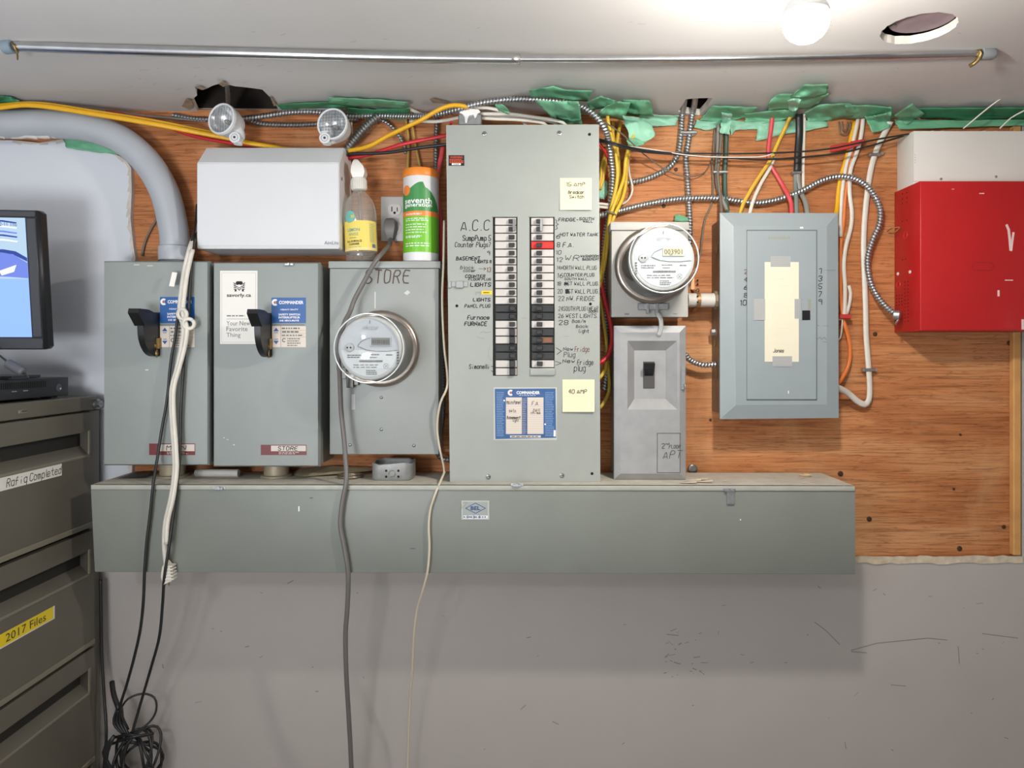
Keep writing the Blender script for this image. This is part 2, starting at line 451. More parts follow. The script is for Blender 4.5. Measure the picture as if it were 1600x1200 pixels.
brk_w = mat('white_breaker', 'c3beb9', .45, var=.02, scale=30); brk_k = mat('black_breaker', '2c2d2e', .4); brk_r = mat('red_breaker', 'cf2a24', .4); toggle_m = mat('toggle_black', '2a2a2a', .42)
slot_m = mat('panel_slot', '4a4d49', .7)
cab_m = mat('dark_taupe_steel', '6f6a5f', .38, metal=.25, var=.05, scale=14, bump=.05, bscale=600)
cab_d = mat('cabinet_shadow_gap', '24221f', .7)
cab_e = mat('cabinet_edge', '8d8676', .4, metal=.25)
glass = clear('clear_glass', 'f6f8f8', .07, .03); pet = clear('clear_plastic', 'f2f2ee', .16, .10, .13)
wood = wood_mat()
# ================================================================ the room
LX, RX, RY = -1.75, 1.95, -3.75
# drywall skin of the back wall around the plywood opening (13 mm proud)
dw = .013
def pxl(pts, d): return [(P(x, y, d).x, P(x, y, d).z) for x, y in pts]
frw = Fr((0, -dw, 0), (1, 0, 0), (0, 0, 1), (0, -1, 0))
poly_left = pxl([(20, 219), (62, 223), (100, 217), (128, 224), (150, 229), (172, 236), (196, 249), (205, 262), (206, 300), (204, 340), (208, 380), (212, 405), (206, 420), (207, 640), (206, 872)], dw)
zb = P(0, 872, dw).z
ZL = P(0, 830, dw).z
poly_left = [p for p in poly_left if p[1] > ZL]+[(poly_left[-1][0], ZL)]
left = [(LX, ZL)]+poly_left[::-1]+[(LX, P(0, 219, dw).z)]
mb = MB(); mb.prism(frw, left, 0, -dw+.0006)
ww = mb.build('wall_left_back', drywall_left); ww['kind'] = 'structure'
xr = P(1597, 0, dw).x; xl = poly_left[-1][0]
edge = [(xl, zb)]
k = 0
while edge[-1][0] < xr-.06:
    edge.append((edge[-1][0]+random.uniform(.02, .05), zb+random.uniform(-.0025, .0015)))
low = [(LX, ZL), (LX, 0), (RX, 0), (RX, ceil_z(RX)), (xr, ceil_z(xr)), (xr, zb)]+edge[::-1]+[(xl, ZL)]
mb = MB(); mb.prism(frw, low, 0, -dw+.0006)
wb = mb.build('wall_back', drywall); wb['kind'] = 'structure'
mb = MB(); fr = PX(dw)
for _ in range(70):                                           # scuffs and nicks on the painted wall
    x, y = random.uniform(230, 1590), random.uniform(905, 1195)
    if random.random() < .3: x, y = random.uniform(1030, 1100), random.uniform(985, 1065)
    l = random.choice([2, 3, 4, 6, 10]); a = random.gauss(0, .5)
    ribbon(mb, fr, [(x, y), (x+l*math.cos(a), y+l*math.sin(a))], random.uniform(.6, 1.5), .0003)
for pts in ([(1273, 972), (1290, 985), (1312, 1007)], [(1330, 1018), (1354, 1020)], [(1330, 1016), (1370, 1005), (1410, 1001), (1450, 997), (1480, 1000)], [(1497, 1010), (1499, 1037)], [(1392, 1070), (1415, 1072)], [(1535, 990), (1590, 997)], [(1320, 1160), (1322, 1170)], [(1393, 1171), (1396, 1173)], [(1042, 991), (1060, 993)], [(1278, 916), (1282, 919)]):
    ribbon(mb, fr, pts, 1.3, .0003)
mb.build('scuff_marks', mat('scuff', '86807a', .8), wb, kind='stuff')
# torn plaster ledge below the plywood
mb = MB(); x = P(1338, 0, 0).x
top = []; 
frl = Fr((0, -dw, 0), (1, 0, 0), (0, 0, 1), (0, -1, 0))
pts = [(x-.02, zb-.014)]
q = x-.02
while q < xr: pts.append((q, zb+.004+random.uniform(-.003, .003))); q += random.uniform(.012, .03)
pts += [(xr, zb+.003), (xr, zb-.012)]; q = xr-.02
while q > x: pts.append((q, zb-.013+random.uniform(-.003, .003))); q -= random.uniform(.012, .03)
mb.prism(frl, pts, -.004, .0025)
t = mb.build('trim_1', torn); t['kind'] = 'structure'
mb = MB(); a, b = P(1584, 868, .018), P(1596, 196, .018)
mb.box(a.x, b.x, -.018, -.0005, a.z, b.z, .002)
t = mb.build('trim_2', batten); t['kind'] = 'structure'
# torn edge of the left drywall
mb = MB(); rim = poly_left
for i in range(len(rim)-1):
    (x0, z0), (x1, z1) = rim[i], rim[i+1]
    n = max(1, int(math.hypot(x1-x0, z1-z0)/.02))
    for k in range(n):
        t0, t1 = k/n, (k+1)/n
        p0 = (x0+(x1-x0)*t0, z0+(z1-z0)*t0); p1 = (x0+(x1-x0)*t1, z0+(z1-z0)*t1)
        w0, w1 = random.uniform(.003, .012), random.uniform(.003, .012)
        dx, dz = p1[0]-p0[0], p1[1]-p0[1]; l = math.hypot(dx, dz)+1e-9; nx, nz = dz/l, -dx/l
        mb.add([(p0[0], -dw-.0006, p0[1]), (p1[0], -dw-.0006, p1[1]), (p1[0]+nx*w1, -dw-.002, p1[1]+nz*w1), (p0[0]+nx*w0, -dw-.002, p0[1]+nz*w0)], [(0, 1, 2, 3)])
mb.build('torn_edge', mat('torn_wall_edge', 'c9bfb6', .9, var=.15, scale=60), ww, kind='stuff')
# plywood backboard
ply = MB(); ply.box(LX, xr-.001, 0, .018, zb-.02, ceil_z(0)+.012)
pw = ply.build('plywood_backboard', wood); tag(pw, 'orange-brown plywood backboard with horizontal grain behind the grey electrical boxes', 'board')
for (x, y, r) in [(1313, 740, 4.2), (1358, 811, 4), (1367, 522, 3.4), (1499, 857, 4), (1568, 823, 3), (1082, 733, 8), (1110, 656, 2.2), (1584, 521, 4), (1577, 536, 4), (1056, 265, 3), (1037, 322, 3), (1500, 679, 2), (1490, 764, 2)]:
    mb = MB(); p = P(x, y, 0); r = S(r, 0)
    mb.lathe([(r*.35, .0022), (r*.8, .003), (r, .0012), (r, -.001)], p, (0, -1, 0), 12, True, False)
    mb.build('screw', screw_m if (x, y) == (1082, 733) else mat('rusty_screw', '4a3426', .6, metal=.4), pw, smooth=True)
# ceiling with its holes
def cpt(px, py): v = PC(px, py); return (v.x, v.y)
rag = [(300, 156), (308, 149), (305, 137), (316, 140), (322, 139), (332, 134), (342, 131), (349, 136), (355, 132), (368, 135), (380, 136), (396, 138), (410, 140), (420, 150), (426, 157), (431, 163), (432, 176), (303, 176)]
sq = [(1072, 155), (1092, 153.5), (1114, 153), (1103, 169), (1093, 180), (1078, 178), (1060, 174)]
RB = [(cpt(432, 173)[0], .02), (cpt(303, 173)[0], .02)]
holes = [[cpt(*p) for p in rag[:-2]]+RB, [cpt(*p) for p in sq]]
hc = Vector((.745, -.488)); HR = .064
holes.append([(hc.x+HR*math.cos(a*PI/20)*(1+.02*math.sin(a*3.1)), hc.y+HR*math.sin(a*PI/20)*(1+.02*math.cos(a*2.3))) for a in range(40)])
holes.append([cpt(*p) for p in [(1195, -3), (1203, 2), (1212, 3), (1222, 1), (1235, 4), (1246, -4), (1242, -40), (1199, -40)]])
outer = [(LX, RY), (RX, RY), (RX, .03), (LX, .03)]
loops = [outer]+holes
flat = [p for l in loops for p in l]
tri = tessellate_polygon([[Vector((x, y, 0)) for x, y in l] for l in loops])
mb = MB(); mb.add([(x, y, ceil_z(x)) for x, y in flat], [tuple(t) for t in tri])
mb.mi(1)
for l in holes:
    for i in range(len(l)):
        a, b = l[i], l[(i+1) % len(l)]
        mb.add([(a[0], a[1], ceil_z(a[0])), (b[0], b[1], ceil_z(b[0])), (b[0], b[1], ceil_z(b[0])+.016), (a[0], a[1], ceil_z(a[0])+.016)], [(0, 1, 2, 3)])
ce = mb.build('ceiling', [ceil_m, mat('plaster_edge', 'd8d2c8', .9, var=.15, scale=80)]); ce['kind'] = 'structure'
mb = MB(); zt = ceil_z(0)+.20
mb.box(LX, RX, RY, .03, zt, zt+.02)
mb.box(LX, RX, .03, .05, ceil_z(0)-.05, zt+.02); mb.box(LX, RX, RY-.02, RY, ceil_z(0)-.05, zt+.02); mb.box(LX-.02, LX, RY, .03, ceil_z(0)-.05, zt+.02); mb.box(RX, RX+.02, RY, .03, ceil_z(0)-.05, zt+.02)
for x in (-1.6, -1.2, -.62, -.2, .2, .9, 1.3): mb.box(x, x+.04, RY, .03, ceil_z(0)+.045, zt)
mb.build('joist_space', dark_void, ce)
mb = MB()                                                     # torn plaster flaps round the ragged hole
for (pts) in ([(284, 166), (291, 154), (299, 156), (303, 166), (296, 172)], [(303, 136), (312, 134), (322, 139), (316, 141)], [(341, 131), (348, 126), (356, 132), (349, 136)], [(671, 155), (676, 153), (704, 160), (700, 162), (676, 161)], [(421, 150), (425, 152), (433, 165), (428, 166)]):
    vs = [PC(x, y, random.uniform(.003, .008)) for x, y in pts]; mb.add(vs, [tuple(range(len(vs)))])
mb.build('torn_flaps', torn_br, ce, kind='stuff')
mb = MB()                                                     # small scratches in the ceiling paint
for _ in range(45):
    x, y = random.uniform(60, 1560), random.uniform(5, 160)
    if random.random() < .4: x, y = random.uniform(200, 480), random.uniform(100, 140)
    l = random.uniform(3, 12); a = random.gauss(-.2, .4)
    p0, p1 = PC(x, y, .0005), PC(x+l*math.cos(a), y+l*math.sin(a)*.5, .0005); w = Vector((0, .0012, 0))
    mb.add([p0, p1, p1+w, p0+w], [(0, 1, 2, 3)])
mb.build('paint_scratches', mat('scratch', '9b948c', .9), ce, kind='stuff')
# round junction box cover seen up in the hole
mb = MB(); zc = ceil_z(hc.x)
mb.lathe([(.056, 0), (.057, .001), (.057, .004)], (hc.x+.007, hc.y-.002, zc+.017), (0, 0, 1), 32)
jc = mb.build('junction_box_cover', mat('dusty_maroon_cover', '8d7a80', .7, var=.14, scale=30), auto=40)
tag(jc, 'dusty maroon round cover plate recessed in the ceiling hole at upper right', 'cover plate')
mb = MB(); mb.lathe([(.005, -.003), (.006, 0)], (hc.x-.036, hc.y+.022, zc+.017), (0, 0, 1), 12); mb.build('screw', screw_m, jc, smooth=True)
mb = MB(); mb.lathe([(.052, 0), (.052, .05)], (hc.x+.006, hc.y-.004, zc+.0215), (0, 0, 1), 8); mb.build('box_body', steel, jc)
# floor, side walls, wall behind the camera
mb = MB(); mb.box(LX, RX, RY, .03, -.05, 0); o = mb.build('floor', mat('concrete_floor', '8d8882', .8, var=.12, scale=6)); o['kind'] = 'structure'
mb = MB(); mb.box(LX-.05, LX, RY, .03, 0, 2.3); o = mb.build('wall_left', drywall_left); o['kind'] = 'structure'
mb = MB(); mb.box(RX, RX+.05, RY, .03, 0, 2.3); o = mb.build('wall_right', drywall); o['kind'] = 'structure'
mb = MB(); mb.box(LX, RX, RY-.05, RY, 0, 2.3); o = mb.build('wall_rear', drywall); o['kind'] = 'structure'
# ================================================================ grey wireway trough
def base(px, py, d): return tuple(P(px, py, d))
TD = .19
def logoC(mb, fr, cx, cy, r, mi_white=1, mi_or=2, n=.0005):
    mb.mi(mi_white); an = [math.radians(x) for x in range(50, 311, 20)]
    for a, b in zip(an, an[1:]): mb.add([fr.pt(cx+q_*r*math.cos(t_), cy+q_*r*math.sin(t_), n) for q_, t_ in ((1.03, a), (1.03, b), (.42, b), (.42, a))], [(0, 1, 2, 3)])
    mb.mi(mi_or)
    pts = [(cx+r*.1+r*.3*math.cos(math.radians(x)), cy+r*.3*math.sin(math.radians(x))) for x in range(0, 360, 30)]
    mb.flat(fr, pts, n+.0001)
tr = thing('wireway_trough', base(740, 898, .1), 'long grey steel wireway trough running below all the grey boxes', 'trough')
fTL, fTR, fBR, fBL = P(141, 758, TD), P(1337, 760, TD), P(1337, 898, TD), P(147.5, 894, TD)
back = lambda v: Vector((v.x, -.014, v.z))
mb = MB(); mb.hexa([fBL, fBR, fTR, fTL], [back(v) for v in (fBL, fBR, fTR, fTL)], .0025, 2); mb.build('trough_body', grey_trough, tr, auto=40)
mb = MB()                                                      # dusty top face with the rolled front flange
e = .0016
mb.add([fTL+Vector((.004, .004, e)), fTR+Vector((-.004, .004, e)), back(fTR)+Vector((-.004, 0, e)), back(fTL)+Vector((.004, 0, e))], [(0, 1, 2, 3)])
mb.build('dusty_top', dusty, tr)
mb = MB()
mb.hexa([P(142, 765, TD+.0025), P(1336, 767.5, TD+.0025), P(1336, 759.5, TD+.0025), P(142, 757.5, TD+.0025)], [P(142, 765, TD-.002), P(1336, 767.5, TD-.002), P(1336, 759.5, TD-.002), P(142, 757.5, TD-.002)], .0015, 2)
mb.build('front_flange', mat('pale_flange', 'a9aaa0', .45, var=.1, scale=30), tr, auto=40)  # flange in a paler grey than the trough body
for x, y in ((342, 763), (808, 758), (1140, 766)):
    mb = MB(); mb.pbox(x-10, y-3, x+10, y+1, TD+.002, TD+.0035, .0004); mb.pbox(x-7, y-1, x+6, y+2.5, TD+.003, TD+.007, .0006); mb.cyl(P(x, y, TD+.0065), (0, -1, 0), .0035, .002, 10)
    if x == 1140: mb.pbox(x-4, y+1, x+8, y+22, TD+.001, TD+.004, .0005)
    mb.build('latch', steel, tr)
mb = MB(); fr = PX(TD+.0012); mb.rect(fr, 721, 812, 764.5, 782, 0); mb.mi(1); mb.rect(fr, 723, 810, 762, 784, .0002)
mb.mi(2); ribbon(mb, fr, [(727.5, 794), (743, 786), (758.5, 794), (743, 802), (727.5, 794)], .9, .0005)
ptext(mb, fr, 'BEL', 735.5, 791, 750.5, 797, .03, .0005); mb.mi(3)
for a, b in ((723.5, 730), (732, 739.5), (741.5, 748.5), (750, 762)): mb.rect(fr, a, 810, b, 805.5, .0005)
bars(mb.mi(2), fr, 724, 806, 761, 809.5, 1, .5, .0007)
mb.mi(4); mb.add([P(721.5, 795, TD+.0018), P(724, 792, TD+.002), P(728.5, 785, TD+.009), P(722, 788, TD+.006)], [(0, 1, 2, 3)])
mb.build('maker_plate', [mat('plate_rim', 'b9bcb6', .5), mat('plate_silver', '9aa09c', .4, metal=.3), navy, white_ink, cream_l], tr)
for (x, y, w, h) in ((466, 795, 2, 8), (484, 778, 5, 2), (1156, 812, 2, 2), (641, 857, 8, 2)):
    mb = MB(); mb.rect(PX(TD+.0006), x, y+h/2, x+w, y-h/2); mb.build('paint_chip', white_ink if w == 2 else ink_grey, tr)
ZT = CAMZ-(759-CY)*(ZW-TD)/F                                   # height of the trough top
# ================================================================ two safety switches
def hmark(mb, fr): pass
def safety_switch(x0, y0, x1, y1, label, lab, plate, word, chips, gx):
    D = .15
    t = thing('safety_switch', base((x0+x1)/2, y1, .07), label, 'switch box', 'grey safety switches')
    mb = MB(); mb.pbox(x0+1.5, y0+1.5, x1-1.5, y1-1.5, .001, D-.018, .002); mb.build('enclosure', grey_switch, t, auto=40)
    mb = MB(); a = [P(x0, y1, D-.010), P(x1, y1, D-.010), P(x1, y0, D-.010), P(x0, y0, D-.010)]
    c = [P(x0+9, y1-9, D), P(x1-9, y1-9, D), P(x1-9, y0+9, D), P(x0+9, y0+9, D)]
    b = [Vector((v.x, -(D-.020), v.z)) for v in a]
    mb.loft([b, a, [v.lerp(w, .25)+Vector((0, -.006, 0)) for v, w in zip(a, c)], c]); mb.build('cover', grey_switch, t, auto=25)
    # lever: quarter disc plate and its grip, standing out of the face
    bx, top, mid, bot = gx, lab[1]+26, lab[1]+49, lab[1]+93
    q = lambda py, e: (e, P(0, py, D).z)
    mb = MB(); X = P(bx, 0, D).x; fr = Fr((X, -D, 0), (0, -1, 0), (0, 0, 1), (1, 0, 0))
    zt, zb_ = P(0, top, D).z, P(0, bot, D).z; H = zt-zb_
    poly = [(0, zb_), (.012, zb_)]+[(.012+.058*math.sin(k/8*PI/2), zb_+H*.62*(1-math.cos(k/8*PI/2))) for k in range(1, 9)]+[(.072, zt-.012), (.05, zt), (0, zt)]
    mb.prism(fr, poly, -.014, 0); hl = mb.build('operating_lever', black_pl, t, auto=30)
    mb = MB(); mb.prism(fr, [(.018, zt-.016), (.070, zt-.032), (.098, zt-.004), (.094, zt+.006), (.055, zt+.006), (.018, zt-.002)], -.020, .004); mb.build('grip', black_pl, hl, auto=30)
    mb = MB(); mb.pbox(bx-9, top+38, bx-1, bot-12, D, D+.014, .001); mb.cyl(P(bx-5, top+50, D+.014), (0, -1, 0), .004, .008, 10); mb.torus(P(bx-4, top+62, D+.016), (1, .3, 0), .008, .0018, 14, 6); mb.build('hasp', brass, t)
    mb = MB(); mb.pbox(bx-14, top-2, bx+1, bot-2, D-.001, D+.001, .0004); mb.build('slot_plate', black_mt, t)
    # printed labels
    fr = PX(D+.0004); mb = MB(); lx0, ly0, lx1, ly1 = lab
    mb.rect(fr, lx0, ly1, lx1, ly0); w = lx1-lx0
    logoC(mb, fr, lx0+w*.11, ly0+w*.14, w*.095)
    mb.mi(1); ptext(mb, fr, 'COMMANDER', lx0+w*.22, ly0+w*.09, lx0+w*.93, ly0+w*.19, .035, .0003)
    ptext(mb, fr, 'HEAVY DUTY', lx0+w*.27, ly0+w*.325, lx0+w*.78, ly0+w*.37, .02, .0003)
    for k, s_ in enumerate(('SAFETY SWITCH', 'INTERRUPTEUR', 'DE SÉCURITÉ')): ptext(mb, fr, s_, lx0+w*(.21+.03*(k == 2)), ly0+w*(.46+.085*k), lx0+w*(.83-.03*(k == 2)), ly0+w*(.52+.085*k), .03, .0003)
    mb.build('brand_label', [blue_l, white_ink, orange_p], t)
    mb = MB(); cy0 = ly1+4.5; cy1 = cy0+33; mb.rect(fr, lx0, cy1, lx1, cy0); mb.mi(1)
    mb.rect(fr, lx0, ly1+3.2, lx1-2, ly1+2, .0001); mb.rect(fr, lx0+w*.27, cy1, lx0+w*.28, cy0, .0002)
    for f_ in (.2, .34, .52): mb.rect(fr, lx0+w*.28, cy0+33*f_+.3, lx1, cy0+33*f_, .0002)
    bars(mb, fr, lx0+w*.30, cy0+1, lx1-2, cy0+6, 1); bars(mb, fr, lx0+w*.31, cy0+7, lx1-4, cy0+11, 1, .6); bars(mb, fr, lx0+w*.30, cy0+12.5, lx1-2, cy0+16.5, 1); bars(mb, fr, lx0+w*.46, cy0+18, lx1-8, cy0+32, 4)
    pts = [(lx0+w*.37+2.6*math.cos(a*.5), cy0+22+2.6*math.sin(a*.5)) for a in range(2, 12)]; ribbon(mb, fr, pts, 1.4, .0003)
    mb.mi(2); cx = lx0+w*.14
    mb.add([fr.pt(cx-4.2, cy0+8, .0003), fr.pt(cx+4.2, cy0+8, .0003), fr.pt(cx, cy0+2.5, .0003)], [(0, 1, 2)]); mb.add([fr.pt(cx-4.2, cy1-10, .0003), fr.pt(cx, cy1-4.5, .0003), fr.pt(cx+4.2, cy1-10, .0003)], [(0, 1, 2)])
    ptext(mb, fr, 'ON', cx-2.6, cy0+9, cx+2.6, cy0+11.4, .02, .0003); ptext(mb, fr, 'OFF', cx-3, cy1-13.4, cx+3, cy1-11, .02, .0003)
    mb.build('rating_plate', [cream_l, ink_grey, blue_l], t)
    mb = MB(); nx0, ny0, nx1, ny1 = plate; mb.rect(fr, nx0, ny1, nx1, ny0); mb.mi(1); mb.rect(fr, nx0+16, ny1-6, nx1-1, ny0+1.2, .0002)
    bars(mb, fr, nx0+28, ny1-5, nx1-10, ny1-1, 2, .4, .0003); mb.mi(2); hw(mb, fr, word, nx0+27, ny0+2.6, nx1-14, ny1-7.4, 1.0, .2, n=.0005)
    mb.build('name_plate', [maroon, mat('plate_white', 'cdc3bb', .5), ink], t)
    mb = MB()
    for (cx, cy, w_, h_) in chips: mb.rect(fr, cx, cy+h_, cx+w_, cy)
    mb.build('paint_chips', mat('chip', 'c9bfb2', .8), t)
    return t
s1 = safety_switch(163, 408, 328, 727, 'grey safety switch box at far left under the bent conduit, MAIN plate', (250, 464, 304, 505), (233, 693, 305, 711), 'MAIN', [(227, 577, 5, 2), (209, 413, 9, 1.5), (230, 414.5, 9, 1.5)], 249)
s2 = safety_switch(334, 410, 500, 729, 'grey safety switch box bearing the white printed card, STORE plate', (424, 465, 478, 505), (407.5, 695, 479, 711), 'STORE', [(349, 683, 2, 2), (364, 694, 3, 2), (354, 686, 3, 1.2)], 424)
mb = MB(); mb.pbox(444, 411, 458, 415, .15, .155, .001); mb.cyl(P(451, 413, .155), (0, -1, 0), .003, .004, 8); mb.build('cover_clip', steel, s2)
for par, cx, col in ((s1, 270, brass), (s2, 432, cream_l)):
    mb = MB(); c = P(cx, 700, .075); r = .030
    mb.lathe([(r+.008, 0), (r+.008, .004), (r+.004, .006), (r, .006), (r, .055)], (c.x, c.y, ZT+.002), (0, 0, 1), 24); mb.build('conduit_nipple', [mat('nipple_'+str(cx), 'a79c86', .5, metal=.3, var=.1, scale=40)], par, auto=40)
# card on the second switch
mb = MB(); fr = PX(.1505); mb.fbox(fr, 344, 402.5, 537.5, 423, 0, .0006)
mb.mi(1)
for a, b, c, d in ((346.5, 426, 400, 426.5), (346.5, 534.5, 400, 535), (346.5, 426, 347, 535), (399.5, 426, 400, 535)): mb.rect(fr, a, d, b and c, b, .0008)
mb.mi(2)                                                       # striped animal face emblem
cx, cy = 374, 448
mb.flat(fr, [(cx-6, cy-5.5), (cx-4, cy-8.5), (cx+4, cy-8.5), (cx+6, cy-5.5), (cx+3.5, cy-2.5), (cx, cy-3.5), (cx-3.5, cy-2.5)], .0008)
for sg in (-1, 1):
    for k in range(4): ribbon(mb, fr, [(cx+sg*(8.6-.2*k), cy-6+k*3.2), (cx+sg*(5.6-.5*k), cy-3.4+k*2.8)], 1.4, .0008)
    ribbon(mb, fr, [(cx+sg*5.2, cy-.8), (cx+sg*2.2, cy+.8)], 1.2, .0008); ribbon(mb, fr, [(cx+sg*2.6, cy+2.5), (cx, cy+5.6)], 1.2, .0008)
    mb.flat(fr, [(cx+sg*4, cy+7.5), (cx+sg*7.4, cy+7.5), (cx+sg*7, cy+5), (cx+sg*5, cy+5.2)], .0008)
mb.flat(fr, [(cx-1.4, cy+1), (cx+1.4, cy+1), (cx, cy+3)], .0008)
ptext(mb, fr, 'savorly.ca', 354.5, 458.5, 392.5, 465.5, .025, .0008)
mb.mi(3); bars(mb, fr, 354.5, 492, 392, 495, 1, .6, .0008); mb.rect(fr, 354, 498.6, 389, 498.1, .0008)
ptext(mb, fr, 'Your New', 354, 501.5, 391, 508.5, 0, .0008); ptext(mb, fr, 'Favorite', 354, 510.5, 387, 517.5, 0, .0008); ptext(mb, fr, 'Thing', 354, 520, 376, 528.5, 0, .0008)
cdm = mb.build('promotional_card', [paper, mat('card_line', 'b8b8ba', .7), ink, ink_grey])
tag(cdm, 'white printed card with striped animal face emblem stuck on a grey box', 'card')
# ================================================================ STORE meter socket, right meter socket
def screwhead(mb, x, y, d, r=.0035): mb.lathe([(r, 0), (r*.9, .0015), (r*.4, .0024)], P(x, y, d), (0, -1, 0), 12, False, True)
D = .115
ms = thing('meter_socket', base(600, 710, .06), 'grey meter socket box marked STORE with the spray bottle on top', 'meter box', 'meter socket boxes')
mb = MB(); mb.pbox(516, 412, 684.5, 709, .001, D-.006, .002); mb.build('enclosure', meter_grey, ms, auto=40)
mb = MB(); mb.pbox(515, 419.5, 685.5, 710, D-.014, D, .0022, 2); mb.build('front_cover', meter_grey, ms, auto=40)
mb = MB(); mb.pbox(513, 408, 688, 419, -0.0+.002, D+.004, .002, 2); mb.build('top_lid', meter_grey, ms, auto=40)
for x, y in ((596, 621), (596, 671), (547, 695), (647, 696)):
    mb = MB(); screwhead(mb, x, y, D, .004); mb.build('screw', screw_m, ms, smooth=True)
mb = MB(); fr = PX(D+.0004); hw(mb, fr, 'STORE', 570, 422, 640, 442, 1.8, .3, .15); mb.build('handwritten_word', mat('brown_marker', '5b4a40', .8), ms)
mb = MB(); mb.rect(fr, 585, 482, 587.2, 456); mb.flat(fr, [(631, 458), (637, 453), (641, 457), (636, 461)]); mb.rect(fr, 549, 640, 555, 616); mb.build('paint_chips', mat('chip_pale', 'c8cac6', .7), ms)
D2 = .11
m2 = thing('meter_socket', base(1015, 495, .055), 'small pale grey meter socket box left of the big panel door, above silver box', 'meter box', 'meter socket boxes')
mb = MB(); mb.pbox(956, 350, 1074, 494, .001, D2-.006, .002); mb.build('enclosure', meter_pale, m2, auto=40)
mb = MB(); mb.pbox(955.5, 360.5, 1075.5, 495.5, D2-.014, D2, .0022, 2); mb.build('front_cover', meter_pale, m2, auto=40)
mb = MB(); mb.pbox(954, 346.5, 1077, 359.5, .002, D2+.003, .002, 2); mb.build('top_lid', meter_pale, m2, auto=40)
mb = MB(); fr = PX(D2+.0004); mb.rect(fr, 976, 491.5, 983, 490); mb.rect(fr, 1052, 491, 1058, 490); mb.build('embossed_marks', ink_grey, m2)
